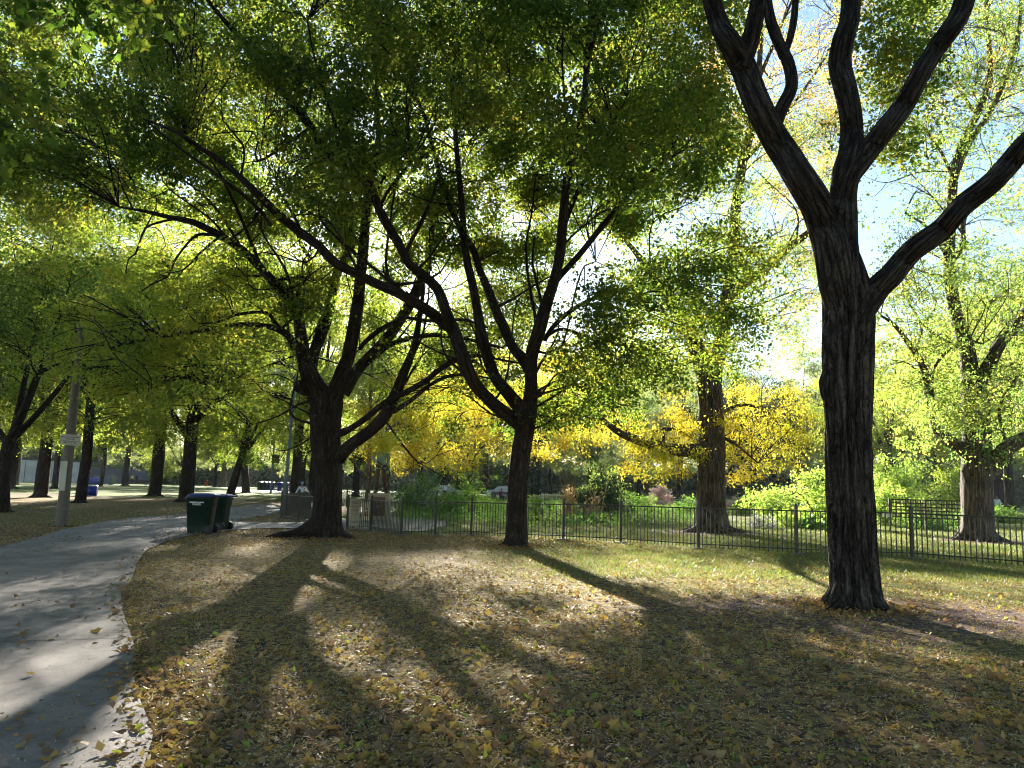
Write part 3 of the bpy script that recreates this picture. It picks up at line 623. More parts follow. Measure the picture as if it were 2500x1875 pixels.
B.pix([(1334, 822, 10), (1355, 808, 9), (1380, 804, 8), (1429, 820, 7), (1480, 850, 5), (1520, 890, 3)], 19.8, 18.5, 7)
B.pix([(1293, 905, 28), (1278, 876, 28), (1262, 860, 26), (1249, 842, 24), (1226, 790, 24), (1208, 752, 22), (1192, 706, 21), (1172, 661, 19), (1158, 615, 17), (1125, 560, 15), (1090, 484, 13), (1066, 397, 11), (1040, 300, 9), (1010, 210, 7), (990, 120, 5)], 19.8, 22, 12, .25, d2)
B.pix([(1282, 1010, 38), (1262, 985, 34), (1236, 955, 31), (1213, 928, 29), (1200, 900, 28), (1190, 870, 28), (1174, 808, 26), (1163, 740, 23), (1154, 695, 22), (1143, 650, 20), (1133, 590, 17), (1128, 500, 15), (1120, 420, 14), (1112, 330, 13), (1105, 190, 13), (1109, 79, 11), (1105, 0, 9), (1100, -80, 7)], 19.8, 20.5, 12, .25, d2)
B.pix([(1276, 1040, 36), (1250, 1020, 34), (1226, 1003, 33), (1203, 985, 32), (1180, 962, 31), (1158, 936, 32), (1136, 887, 32), (1113, 820, 34), (1100, 790, 34), (1090, 763, 28), (1068, 706, 25), (1034, 673, 24), (1000, 645, 23), (988, 622, 23), (970, 588, 24), (944, 545, 23), (926, 512, 21), (901, 453, 20), (850, 414, 21), (793, 363, 21), (740, 283, 19), (669, 198, 16), (595, 102, 13), (530, 30, 10), (460, -60, 7)], 19.8, 17, 16, .25, d2)
B.pix([(1110, 810, 22), (1091, 795, 26), (1055, 765, 27), (1012, 738, 26), (970, 715, 24), (921, 693, 23), (876, 671, 22), (817, 640, 24), (781, 602, 23), (736, 570, 23), (681, 525, 22), (627, 472, 20), (604, 449, 18), (550, 400, 15), (493, 363, 12), (431, 323, 9), (350, 290, 5)], 19.6, 15.5, 14, .25, d2)
B.pix([(663, 552, 8), (640, 520, 10), (600, 480, 10), (555, 448, 10), (510, 412, 8), (450, 370, 6), (363, 300, 4)], 18, 16, 7)
B.pix([(985, 635, 9), (1000, 595, 10), (1020, 560, 10), (1048, 500, 9), (1070, 440, 7)], 19, 20, 7)
B.pix([(944, 548, 11), (930, 500, 9), (960, 450, 8), (1000, 400, 6)], 18.5, 17, 7)
B.pix([(870, 430, 10), (830, 330, 9), (800, 250, 7), (770, 150, 5), (750, 50, 4)], 18, 16, 7)
B.limb([B.p(1302, 962, 19.6), B.p(1314, 962, 19.45), B.p(1322, 962, 19.4)], [.12, .10, .07], 12, .05)
B.limb([B.p(1112, 850, 19.2), B.p(1119, 848, 18.95)], [.06, .05], 10, .05)
B.shoots(50)
B.region([(900, -200), (1540, -200), (1660, 60), (1780, 330), (1720, 500), (1600, 600), (1480, 560), (1400, 500), (1340, 560), (1220, 420), (1100, 540), (960, 520)], 19.5, 30, 335, .75, 540, .108, twigs=4)
B.region([(900, -200), (1540, -200), (1660, 60), (1780, 330), (1700, 480), (1560, 520), (1440, 420), (1300, 300), (1100, 300), (960, 400)], 14, 19, 105, .62, 400, .10, twigs=4)
B.region([(1360, 760), (1480, 600), (1700, 520), (1900, 600), (1900, 740), (1800, 900), (1640, 960), (1560, 900), (1500, 1000), (1420, 980)], 15.5, 20.5, 74, .6, 360, .085, twigs=4)
B.region([(1040, 560), (1340, 620), (1300, 860), (1050, 900)], 21, 28, 75, .55, 330, .085, twigs=4)
B.region([(940, 960), (1100, 1000), (1110, 1080), (980, 1080)], 20, 24, 7, .45, 200, .08, twigs=4)
B.region([(560, -100), (960, -100), (960, 420), (800, 420), (600, 200)], 14, 19, 30, .6, 300, .098, twigs=4)
B.region([(900, 480), (1420, 420), (1420, 640), (1000, 640)], 20.5, 28, 60, .6, 380, .10, twigs=4)
B.region([(1120, 880), (1480, 840), (1560, 1020), (1300, 1060), (1110, 980)], 19, 25, 34, .5, 260, .09, twigs=4)
B.region([(900, 820), (1300, 840), (1280, 1000), (960, 980)], 21, 28, 45, .3, 95, .09, twigs=2)
B.region([(800, -1300), (1700, -1300), (1600, -230), (850, -230)], 11, 24, 110, 1.0, 330, .14, twigs=1)
B.region([(880, 700), (1060, 680), (1240, 720), (1260, 880), (900, 860)], 27, 34, 26, .34, 110, .10, twigs=2)
B.done(M['bark'], M['leaf'])

C = Tree('locust_tree', G(2088, 1488), 'tall grey tree with deeply ridged bark nearest on the right, four thick limbs', nom=10.1)
dc = barkdisp(.20, (9, 15, 26), 12, .05)
C.pix([(2092, 1520, 152), (2090, 1480, 132), (2086, 1430, 120), (2083, 1370, 113), (2080, 1300, 110), (2077, 1200, 110), (2073, 1100, 110), (2071, 1020, 112), (2069, 950, 118), (2070, 850, 118), (2072, 780, 118), (2068, 715, 114), (2062, 670, 104), (2056, 630, 88), (2046, 590, 66), (2036, 560, 40)], 10.1, seg=120, step=.045, disp=dc, wob=0)
C.flare(.33, 7, .34, 1.2)
dl = barkdisp(.15, (9, 14, 23), 14, .06)
C.pix([(2058, 760, 80), (2042, 690, 86), (2032, 620, 84), (2015, 560, 80), (1992, 500, 76), (1947, 425, 72), (1920, 380, 70), (1890, 335, 68), (1862, 280, 64), (1839, 227, 62), (1815, 165, 60), (1797, 130, 58), (1776, 95, 52), (1757, 62, 48), (1738, 0, 46), (1722, -80, 42)], 10.1, 9.4, 48, .08, dl, .1)
C.pix([(1812, 170, 42), (1830, 110, 44), (1842, 57, 42), (1851, 0, 38), (1856, -80, 36)], 9.6, 9.3, 30, .1, dl, .05)
C.pix([(1890, 330, 28), (1908, 268, 34), (1932, 215, 31), (1926, 159, 30), (1905, 113, 28), (1884, 60, 27), (1873, 0, 24), (1866, -80, 22)], 9.8, 10.2, 20, .1, dl, .05)
C.pix([(1915, 140, 16), (1932, 80, 18), (1941, 20, 17), (1946, -80, 15)], 10.1, 10.5, 14, .1, dl, .05)
C.pix([(2066, 760, 70), (2062, 680, 74), (2060, 595, 68), (2058, 482, 62), (2068, 410, 66), (2078, 370, 60), (2080, 320, 54), (2076, 270, 52), (2064, 215, 52), (2050, 155, 52), (2058, 100, 50), (2072, 57, 48), (2077, 0, 46), (2076, -80, 42)], 10.0, 10.4, 44, .08, dl, .08)
C.pix([(2062, 490, 36), (2072, 440, 50), (2098, 398, 54), (2130, 355, 52), (2168, 306, 52), (2200, 265, 51), (2225, 222, 50), (2250, 175, 49), (2285, 120, 49), (2315, 80, 49), (2340, 42, 48), (2361, -20, 46), (2380, -90, 43)], 10.1, 9.6, 36, .08, dl, .08)
C.pix([(2070, 860, 40), (2085, 800, 60), (2112, 745, 66), (2145, 700, 60), (2172, 675, 58), (2200, 640, 56), (2228, 610, 55), (2262, 585, 58), (2298, 560, 56), (2330, 525, 55), (2358, 495, 54), (2392, 470, 53), (2429, 440, 52), (2465, 400, 52), (2500, 358, 50), (2570, 290, 44), (2660, 220, 36)], 10.1, 9.0, 36, .08, dl, .08)
C.limb([C.p(2040, 880, 10.1), C.p(2034, 905, 10.06), C.p(2030, 935, 10.03), C.p(2032, 965, 10.05), C.p(2040, 1000, 10.1), C.p(2050, 1025, 10.15)], [.06, .13, .16, .14, .09, .03], 36, .03, barkdisp(.18, (5, 9, 13), 15, .10))
C.limb([C.p(2045, 505, 9.95), C.p(2040, 516, 9.8)], [.12, .08], 14, .03)
C.maxtw = 1.8
for q, Ya, Yb in (([(1722, -80, 42), (1690, -300, 30), (1600, -600, 16)], 9.4, 9.0), ([(1856, -80, 36), (1870, -350, 24), (1900, -700, 10)], 9.3, 8.6), ([(2076, -80, 42), (2090, -400, 26), (2050, -800, 10)], 10.4, 11), ([(2380, -90, 43), (2480, -350, 26), (2620, -600, 12)], 9.6, 9), ([(1866, -80, 22), (1850, -300, 14), (1820, -500, 6)], 10.2, 12)):
    C.pix(q, Ya, Yb, 12, .3, None, .1)
C.region([(2090, -160), (2260, -160), (2290, 60), (2260, 330), (2180, 440), (2100, 320), (2110, 100)], 13, 17.5, 46, .55, 330, .085, twigs=4)
C.region([(1640, -160), (1830, -160), (1830, 200), (1720, 330), (1640, 200)], 13, 18, 34, .6, 300, .085, twigs=4)
C.maxtw = 3
C.region([(1300, -1500), (2900, -1500), (2900, -330), (1500, -330)], 6, 15, 150, .9, 240, .12, twigs=1)
C.done(M['bark_near'], M['leaf'])

D = Tree('locust_tree', G(1738, 1298), 'thick trunked locust on the garden lawn with one low limb bare below and yellow leaves', 'tree', nom=28)
D.pix([(1738, 1305, 96), (1737, 1275, 80), (1736, 1240, 71), (1736, 1180, 68), (1737, 1100, 65), (1737, 1000, 62), (1732, 940, 62), (1730, 900, 64)], 28, seg=30, step=.15, disp=barkdisp(.07, (11, 17, 25), 21, .04), wob=0)
D.flare(.55, 7, .75, 2.1)
D.pix([(1725, 930, 44), (1710, 880, 42), (1690, 820, 41), (1668, 782, 38), (1645, 745, 34), (1624, 718, 30), (1600, 685, 24), (1570, 640, 17), (1530, 590, 10), (1480, 540, 6)], 28, 27, 12)
D.pix([(1740, 920, 40), (1755, 860, 38), (1765, 800, 36), (1773, 735, 33), (1785, 660, 30), (1792, 590, 28), (1796, 510, 26), (1812, 400, 24), (1834, 310, 22), (1850, 200, 16), (1860, 60, 10)], 28, 29, 12)
D.pix([(1770, 760, 20), (1800, 710, 22), (1840, 675, 24), (1880, 645, 24), (1930, 600, 20), (1975, 567, 16), (2040, 500, 10), (2100, 440, 6)], 28, 30, 10)
D.pix([(1725, 1110, 44), (1695, 1100, 36), (1660, 1099, 32), (1627, 1096, 30), (1597, 1086, 27), (1571, 1079, 24), (1540, 1068, 21), (1514, 1057, 18), (1490, 1040, 15), (1465, 1018, 12), (1440, 985, 7), (1400, 960, 4)], 28, 26, 14, .2, d2)
D.pix([(1590, 1078, 7), (1598, 1060, 8), (1620, 1045, 6), (1660, 1050, 4)], 27.3, 27, 6); D.pix([(1620, 1088, 9), (1622, 1055, 7), (1650, 1048, 5), (1690, 1070, 3)], 27.5, 26.5, 6)
D.pix([(1745, 1020, 10), (1800, 990, 8), (1860, 1000, 6), (1930, 1060, 4)], 28, 29, 6); D.pix([(1740, 1060, 9), (1790, 1080, 7), (1850, 1130, 4)], 28, 27, 6)
D.pix([(1690, 820, 12), (1600, 790, 10), (1540, 800, 7), (1490, 840, 4)], 28, 30, 6)
D.shoots(30)
D.region([(1440, 1000), (1560, 1020), (1700, 930), (1720, 1130), (1600, 1170), (1480, 1120)], 25.5, 30, 34, .5, 210, .10, shape='spray', twigs=4, droop=1.4, twr=.018, mi=0)
D.region([(1760, 940), (1900, 930), (1980, 1000), (1960, 1120), (1800, 1180), (1750, 1100)], 26, 31, 36, .5, 230, .10, shape='spray', twigs=4, droop=1.4, twr=.018, mi=0)
D.region([(1450, 300), (1750, 330), (2000, 250), (2080, 500), (2060, 700), (1900, 900), (1560, 960), (1460, 700)], 25, 33, 240, .75, 190, .10, shape='spray', twigs=5, droop=1.0, twr=.022, mi=1)
D.region([(1850, 300), (2080, 250), (2060, 760), (1880, 800)], 27, 33, 60, .8, 150, .10, shape='spray', twigs=5, droop=1.0, twr=.022, mi=2)
D.pix([(1850, 200, 10), (1900, 80, 7), (1960, -60, 5)], 29, 28, 6); D.pix([(1834, 310, 12), (1770, 200, 9), (1720, 60, 6), (1700, -80, 4)], 28.5, 30, 6); D.pix([(1812, 400, 10), (1900, 300, 8), (1990, 180, 6), (2060, 60, 4)], 28.5, 30, 6)
D.region([(1640, -150), (2130, -150), (2100, 330), (1700, 380)], 25, 33, 110, .8, 170, .10, shape='spray', twigs=4, droop=1.0, twr=.022, mi=2)
D.region([(1640, -150), (2130, -150), (2100, 330), (1700, 380)], 25, 33, 80, .8, 190, .10, shape='spray', twigs=4, droop=1.0, twr=.022, mi=1)
D.done(M['bark_mid'], [M['leaf_yellow'], M['leaf_locust'], M['leaf_orange']])

E_ = Tree('locust_tree', G(2386, 1318), 'broad brown locust beyond the fence on the far right with an open light green crown', 'tree', nom=26)
E_.pix([(2387, 1325, 92), (2386, 1300, 80), (2386, 1250, 73), (2385, 1150, 71), (2384, 1080, 68), (2382, 1000, 62), (2378, 950, 58)], 26, seg=28, step=.15, disp=barkdisp(.07, (11, 17, 25), 31, .05), wob=0)
E_.flare(.55, 7, .4, 1.5)
E_.pix([(2370, 1110, 40), (2345, 1092, 32), (2322, 1078, 30), (2300, 1062, 28), (2285, 1040, 24), (2277, 1010, 22), (2268, 950, 20), (2255, 900, 18), (2232, 859, 15), (2205, 820, 11), (2181, 791, 9), (2150, 770, 5)], 26, 24.5, 12)
E_.pix([(2395, 1180, 42), (2420, 1140, 42), (2452, 1100, 38), (2500, 1070, 34), (2570, 1040, 28), (2680, 980, 16)], 26, 25, 12)
E_.pix([(2378, 970, 48), (2370, 930, 42), (2362, 859, 36), (2348, 810, 33), (2334, 768, 31), (2322, 700, 28), (2317, 633, 27), (2320, 560, 25), (2324, 480, 23), (2330, 420, 22), (2350, 350, 20), (2384, 282, 18), (2405, 230, 16), (2418, 170, 14), (2412, 80, 11), (2405, -30, 8)], 26, 26.5, 12)
E_.pix([(2384, 960, 40), (2405, 910, 32), (2425, 870, 30), (2445, 835, 28), (2486, 790, 26), (2530, 720, 20), (2600, 600, 12)], 26, 25, 12)
E_.pix([(2320, 640, 17), (2350, 600, 14), (2352, 540, 13), (2380, 470, 11), (2430, 400, 8)], 26.2, 28, 7)
E_.pix([(2327, 450, 14), (2361, 360, 14), (2417, 272, 14), (2457, 187, 12), (2485, 85, 10), (2495, -20, 8)], 26.2, 24.5, 8)
E_.pix([(2262, 930, 8), (2300, 870, 8), (2350, 830, 7), (2400, 840, 4)], 25, 23.5, 6)
for q in ([(2232, 859, 8), (2250, 800, 7), (2215, 730, 6), (2200, 680, 4)], [(2330, 440, 9), (2290, 360, 8), (2240, 300, 6), (2180, 260, 4)], [(2318, 640, 9), (2270, 560, 7), (2210, 520, 5)], [(2384, 282, 9), (2330, 200, 7), (2280, 100, 5), (2260, 10, 4)], [(2460, 1095, 10), (2440, 1000, 8), (2480, 920, 5)]):
    E_.pix(q, 26, rng.uniform(23, 29), 6)
E_.shoots(40)
E_.region([(2110, -80), (2560, -80), (2600, 500), (2560, 1000), (2420, 1120), (2260, 1040), (2130, 960), (2120, 700), (2200, 500), (2140, 200)], 22, 31, 300, .85, 180, .11, shape='spray', twigs=6, droop=.8, twr=.022, mi=0)
E_.region([(2110, -80), (2560, -80), (2540, 300), (2140, 250)], 22, 31, 46, .85, 80, .10, shape='spray', twigs=6, droop=.8, twr=.022, mi=1)
E_.region([(2140, 640), (2560, 640), (2560, 1120), (2300, 1120), (2130, 1000)], 23, 30, 60, .8, 220, .10, shape='spray', twigs=4, droop=.8, twr=.022, mi=0)
E_.done(M['bark_mid'], [M['leaf_locust'], M['leaf_orange']])

Fy = Tree('locust_tree', G(1003, 1234), 'golden yellow locust behind the silver shrub and statue', 'tree', nom=49)
Fy.pix([(1003, 1236, 24), (1000, 1180, 20), (1002, 1130, 18), (1005, 1090, 18), (1012, 1050, 16)], 49.0, seg=14, step=.3, disp=barkdisp(.06, (9, 15), 41, .04), wob=0)
for q in ([(1010, 1060, 14), (1040, 1010, 12), (1100, 960, 10), (1180, 930, 7), (1280, 910, 4)], [(1008, 1060, 13), (1000, 1000, 11), (970, 940, 8), (930, 890, 5)], [(1012, 1070, 10), (1080, 1050, 8), (1180, 1040, 7), (1300, 1030, 5), (1420, 1010, 3)], [(1010, 1050, 12), (1030, 960, 10), (1060, 860, 7), (1080, 760, 4)], [(1002, 1100, 7), (960, 1080, 5), (900, 1060, 3)]):
    Fy.pix(q, 48, rng.uniform(40, 46), 7)
Fy.region([(850, 880), (1060, 860), (1060, 1080), (880, 1060)], 38, 50, 40, 1.1, 300, .16, shape='spray', twigs=3, droop=1.2, twr=.03, sub=.25, mi=1)
Fy.region([(940, 940), (1100, 860), (1500, 860), (1480, 1060), (1350, 1130), (1100, 1140), (930, 1130), (860, 1040)], 37, 52, 135, 1.2, 380, .16, shape='spray', twigs=4, droop=1.2, twr=.03, sub=.25)
Fy.region([(850, 760), (1480, 760), (1480, 900), (850, 900)], 44, 52, 22, .8, 240, .17, shape='spray', twigs=3, droop=1.2, twr=.03, sub=.2, mi=1)
Fy.pix([(1005, 1010, 8), (975, 1030, 6), (945, 1050, 5), (922, 1068, 3)], 49, 24, 6)
Fy.region([(880, 1040), (975, 1040), (968, 1098), (890, 1092)], 22.5, 24.5, 12, .4, 160, .11, shape='spray', droop=1.4, twigs=2, twr=.015)
Fy.done(M['bark_mid'], [M['leaf_yellow'], M['leaf_lit']])
#==SPLIT2==
# ------------------------------------------------------------------ trees further off
def grow(t, H, wd, cr, cb, nc, nl, size, mats_n=1, shape='leaf', lean=(0, 0), fork=.38, seed=0, R=1.1, sub=.16, seg=12, flare=True, top=1.0):
    """free grown tree: trunk, forking limbs, boughs through an uneven crown"""
    global rng
    keep = rng; rng = np.random.default_rng(seed)
    b = t.base; h0 = H * fork; top0 = b + np.array([lean[0] * h0, lean[1] * h0, h0])
    mid = b + np.array([lean[0] * h0 * .45 + rng.normal() * .08, lean[1] * h0 * .5, h0 * .5])
    t.limb([b - [0, 0, .1], b + [0, 0, .25], mid, top0], [wd * .62, wd * .54, wd * .47, wd * .42], seg, .35, barkdisp(.06, (7, 11), seed, .05))
    if flare: t.flare(wd * .48, 5, .35, 1.7)
    nl_ = rng.integers(4, 7); ph = rng.uniform(0, 6.28)
    for i in range(nl_ + 1):
        a = ph + i * 6.28 / nl_ + rng.normal() * .3; sp = cr * rng.uniform(.5, .95) if i < nl_ else cr * .15
        hh = (H - h0) * (rng.uniform(.45, .85) if i < nl_ else .92)
        st = top0 + np.array([0, 0, -rng.uniform(0, .25) * h0]); d = np.array([math.cos(a), math.sin(a), 0])
        p = [st, st + d * sp * .30 + [0, 0, hh * .25], st + d * sp * .65 + [0, 0, hh * .6], st + d * sp + [0, 0, hh]]
        t.limb(p, [wd * .26, wd * .2, wd * .12, wd * .03], 7, .5)
        for k in range(2):
            s0 = p[1] * .5 + p[2] * .5; a2 = a + rng.choice([-1, 1]) * rng.uniform(.5, 1.2); d2_ = np.array([math.cos(a2), math.sin(a2), 0])
            t.limb([s0, s0 + d2_ * sp * .35 + [0, 0, hh * .1], s0 + d2_ * sp * .75 + [0, 0, hh * rng.uniform(-.1, .3)]], [wd * .1, wd * .06, wd * .02], 5, .5)
    zc = b[2] + cb + (H - cb) * .5; C = []
    lob = rng.normal(size=(9, 3)); lob = unit(lob)
    while len(C) < nc:
        v = rng.normal(size=3); v /= np.linalg.norm(v); rr = rng.random() ** .42
        g = 1 + .22 * np.max(lob @ v) - .25 * np.max(-(lob[:4] @ v))
        q = np.array([top0[0] + v[0] * cr * rr * g, top0[1] + v[1] * cr * rr * g, zc + v[2] * (H - cb) * .5 * rr * (1 if v[2] < 0 else top)])
        if q[2] > b[2] + cb * .82: C.append(q)
    mi = rng.integers(0, mats_n)
    t.clumps(np.array(C), R, nl, size, shape, .6, .5, .4, 1, 0, sub, .03)
    rng = keep
def tree_at(base, label, H, wd, cr, cb, nc, nl, size, leafm, bark=None, cat='tree', group=None, name='maple_tree', **k):
    t = Tree(name, base, label, cat, group); grow(t, H, wd, cr, cb, nc, nl, size, **k)
    return t.done(bark or M['bark'], leafm)
def copy_tree(root, base, label, rz, sc=1.0, leafm=None, group=None):
    r = root.copy(); COL.objects.link(r); r.location = tuple(base); r.rotation_euler.z = rz; r.scale = (sc, sc, sc); r['label'] = label
    if group: r['group'] = group
    for ch in list(root.children):
        c_ = ch.copy(); COL.objects.link(c_); c_.parent = r
        if leafm and c_.name.startswith('crown'): c_.material_slots[0].link = 'OBJECT'; c_.material_slots[0].material = leafm
    return r
GL = 'maples standing about the lawn beyond the footpath'
bg = []
def BT(px, py, wpx, label, H, cr, cb, nc=60, nl=210, size=.15, leafm='leaf_lit', bark='bark', seed=0, **k):
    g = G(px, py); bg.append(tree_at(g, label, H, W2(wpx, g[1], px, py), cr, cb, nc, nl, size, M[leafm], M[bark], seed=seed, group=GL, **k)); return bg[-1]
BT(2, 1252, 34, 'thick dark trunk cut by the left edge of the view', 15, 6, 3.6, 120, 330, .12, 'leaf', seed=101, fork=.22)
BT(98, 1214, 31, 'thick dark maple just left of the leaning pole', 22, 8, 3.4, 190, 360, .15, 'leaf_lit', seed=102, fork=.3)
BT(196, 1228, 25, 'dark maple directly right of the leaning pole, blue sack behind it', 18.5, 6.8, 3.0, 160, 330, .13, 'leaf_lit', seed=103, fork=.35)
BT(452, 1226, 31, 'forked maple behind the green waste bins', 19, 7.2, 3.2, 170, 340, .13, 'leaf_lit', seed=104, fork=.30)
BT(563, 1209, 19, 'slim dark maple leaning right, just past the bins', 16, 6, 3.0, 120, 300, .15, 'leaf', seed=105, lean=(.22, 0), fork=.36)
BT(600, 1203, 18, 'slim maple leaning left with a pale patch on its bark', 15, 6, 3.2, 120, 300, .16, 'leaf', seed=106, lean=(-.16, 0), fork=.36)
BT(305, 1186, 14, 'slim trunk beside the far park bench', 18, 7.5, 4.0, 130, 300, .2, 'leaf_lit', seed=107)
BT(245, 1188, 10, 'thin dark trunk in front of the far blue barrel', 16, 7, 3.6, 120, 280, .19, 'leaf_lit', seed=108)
BT(38, 1183, 11, 'slim pale trunk in front of the white court fence', 17, 7.5, 4.6, 130, 280, .2, 'leaf_lit', 'bark_pale', seed=109)  # paler bark colour gives this trunk its lit beige
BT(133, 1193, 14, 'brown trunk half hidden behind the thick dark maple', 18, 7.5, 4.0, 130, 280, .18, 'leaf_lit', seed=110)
BT(545, 1189, 13, 'sunlit tan trunk flaring at its foot before the violet windscreen', 18, 7.5, 3.8, 130, 300, .2, 'leaf_lit', 'bark_pale', seed=111)  # sunlit look of this trunk is put into a paler bark colour
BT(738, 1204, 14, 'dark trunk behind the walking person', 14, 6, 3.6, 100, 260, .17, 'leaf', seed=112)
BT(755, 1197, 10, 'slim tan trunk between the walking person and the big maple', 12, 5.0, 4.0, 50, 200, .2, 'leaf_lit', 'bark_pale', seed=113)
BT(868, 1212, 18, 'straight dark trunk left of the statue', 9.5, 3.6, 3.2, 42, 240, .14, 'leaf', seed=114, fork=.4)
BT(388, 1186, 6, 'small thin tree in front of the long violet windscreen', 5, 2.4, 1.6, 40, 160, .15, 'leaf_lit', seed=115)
BT(2470, 1276, 22, 'dark trunk behind the broad brown locust near the right edge', 16, 6.5, 3.6, 150, 300, .13, 'leaf', seed=116)
# slender forked tree by the statue
g = G(899, 1236); t = Tree('ash_tree', g, 'slender pale tree forked to the left, just left of the statue'); Ys = g[1]; t.nomY = Ys
t.pix([(897, 1237, 13), (899, 1180, 12), (902, 1120, 11), (903, 1050, 10), (905, 960, 8), (910, 860, 6), (915, 800, 4)], Ys, seg=8, wob=.05)
t.pix([(899, 1175, 8), (890, 1162, 7), (878, 1150, 7), (868, 1130, 5), (860, 1112, 4), (852, 1100, 3)], Ys, seg=6, wob=.05); t.pix([(897, 1165, 5), (894, 1150, 4), (896, 1130, 3)], Ys, seg=5, wob=.05)
t.pix([(903, 1020, 5), (930, 960, 4), (950, 900, 3)], Ys, Ys + 1, seg=5); t.region([(850, 780), (960, 780), (960, 980), (860, 1000)], Ys - 2, Ys + 2, 14, .7, 120, .16)
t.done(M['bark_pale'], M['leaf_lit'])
# taller trees behind, copies of the ones above
GC = 'yellow green trees further back over the field'
def put(i, X_, Y_, label, rz, sc, lm, grp=GC): copy_tree(bg[i], (X_, Y_, float(gz(X_))), label, rz, sc, M[lm], grp)
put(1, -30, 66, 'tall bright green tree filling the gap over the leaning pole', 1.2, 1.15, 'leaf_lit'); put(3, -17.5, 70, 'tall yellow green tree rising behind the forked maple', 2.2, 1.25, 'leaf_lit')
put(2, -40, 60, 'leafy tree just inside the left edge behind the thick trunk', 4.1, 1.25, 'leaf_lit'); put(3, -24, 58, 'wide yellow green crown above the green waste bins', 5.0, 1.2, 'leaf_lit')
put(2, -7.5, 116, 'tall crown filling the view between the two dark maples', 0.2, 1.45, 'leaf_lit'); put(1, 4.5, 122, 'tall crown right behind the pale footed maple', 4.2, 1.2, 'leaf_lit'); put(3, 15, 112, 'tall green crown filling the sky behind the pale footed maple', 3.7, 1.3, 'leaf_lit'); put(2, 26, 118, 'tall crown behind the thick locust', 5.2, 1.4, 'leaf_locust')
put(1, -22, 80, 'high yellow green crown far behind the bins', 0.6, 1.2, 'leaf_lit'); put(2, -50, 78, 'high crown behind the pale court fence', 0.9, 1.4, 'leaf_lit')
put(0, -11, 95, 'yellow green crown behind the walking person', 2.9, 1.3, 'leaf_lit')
GN = 'unseen maples added round the viewpoint to block sky light'  # unseen tree copies, added to cut sky light and deepen contrast
for i_, (k_, x_, y_, l_) in enumerate(((1, 6, -13, 'unseen tall maple added behind the viewpoint to the right, blocking sky light'), (3, -7, -12, 'unseen tall maple added behind the viewpoint to the left, blocking sky light'), (2, -16, -2, 'unseen maple added beside the path left of the viewpoint, blocking sky light'), (3, 15.5, -3, 'unseen maple added on the lawn right of the viewpoint, blocking sky light'), (1, 0, -27, 'unseen tall maple added furthest behind the viewpoint, blocking sky light'), (2, 20, 9, 'unseen maple added right of the near grey trunk, blocking sky light'), (1, -22, 12, 'unseen maple added over the path on the left, blocking sky light'))):
    copy_tree(bg[k_], (x_, y_, float(gz(x_))), l_, 1.3 * i_ + .4, .95, None, GN)
# distant rows
GD = 'hazy trees in the distant row past the windscreen'
r2 = np.random.default_rng(77); dl_ = ['small hazy tree', 'broad hazy tree', 'tall hazy tree', 'yellowing hazy tree', 'grey green hazy tree', 'dense hazy tree']
xs = list(range(-112, 112, 9)) + list(range(-150, 160, 13))
for i, x_ in enumerate(xs):
    Yd = (138 if i < 25 else 185) + r2.uniform(-8, 12); k = [1, 3, 6, 7, 9][i % 5]
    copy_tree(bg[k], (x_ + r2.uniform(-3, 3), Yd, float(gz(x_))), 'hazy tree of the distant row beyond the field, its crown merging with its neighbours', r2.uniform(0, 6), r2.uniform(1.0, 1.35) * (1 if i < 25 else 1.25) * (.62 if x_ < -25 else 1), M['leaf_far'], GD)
# low distant woodland edge closing the view under the crowns
mb = MB(); n = 190000; a = rng.uniform(-1.0, 1.0, n); rr_ = 165 + rng.uniform(0, 14, n); x_ = rr_ * np.sin(a); y_ = rr_ * np.cos(a)
hh = 4.5 + 5 * vn(x_ + 300, y_, 9, 61); z_ = gz(x_) + hh * rng.random(n) ** .8
leaves(mb, np.c_[x_, y_, z_], rng.uniform(.6, 1.1, n), 'leaf', .5, .3)
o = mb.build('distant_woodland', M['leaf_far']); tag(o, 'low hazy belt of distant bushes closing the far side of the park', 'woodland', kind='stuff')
# darker wood right of the locust
GR = 'dark green trees behind the garden lawn'
def DT(px, Y_, label, rz, sc, lm, k=1, name=None):
    p = P(px, 1180, Y_); copy_tree(bg[k], (p[0], Y_, float(gz(p[0]))), label, rz, sc, M[lm], GR)
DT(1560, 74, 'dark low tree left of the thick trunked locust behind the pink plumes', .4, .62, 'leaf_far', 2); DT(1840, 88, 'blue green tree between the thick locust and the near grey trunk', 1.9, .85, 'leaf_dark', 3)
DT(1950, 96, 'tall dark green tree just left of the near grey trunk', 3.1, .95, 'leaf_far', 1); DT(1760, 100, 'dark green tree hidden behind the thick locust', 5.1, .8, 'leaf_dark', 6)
DT(2170, 62, 'light green tree filling the gap right of the near grey trunk', 2.6, .82, 'leaf_lit', 3); DT(2290, 74, 'green tree behind the brown lattice panel', 4.4, .9, 'leaf_lit', 2)
DT(2440, 66, 'green crown behind the right hand trunks', 1.1, .95, 'leaf', 1); DT(2080, 84, 'leafy tree straight behind the near grey trunk', .9, .85, 'leaf_lit', 2)
DT(2580, 80, 'green tree cut by the right edge of the view', 2.0, 1.0, 'leaf_lit', 3); DT(1440, 96, 'yellowish tree far behind the dark green bush', 2.0, .75, 'leaf_lit', 3); DT(1150, 112, 'yellow green tree above the far silver cars', 3.0, .8, 'leaf_far', 1)
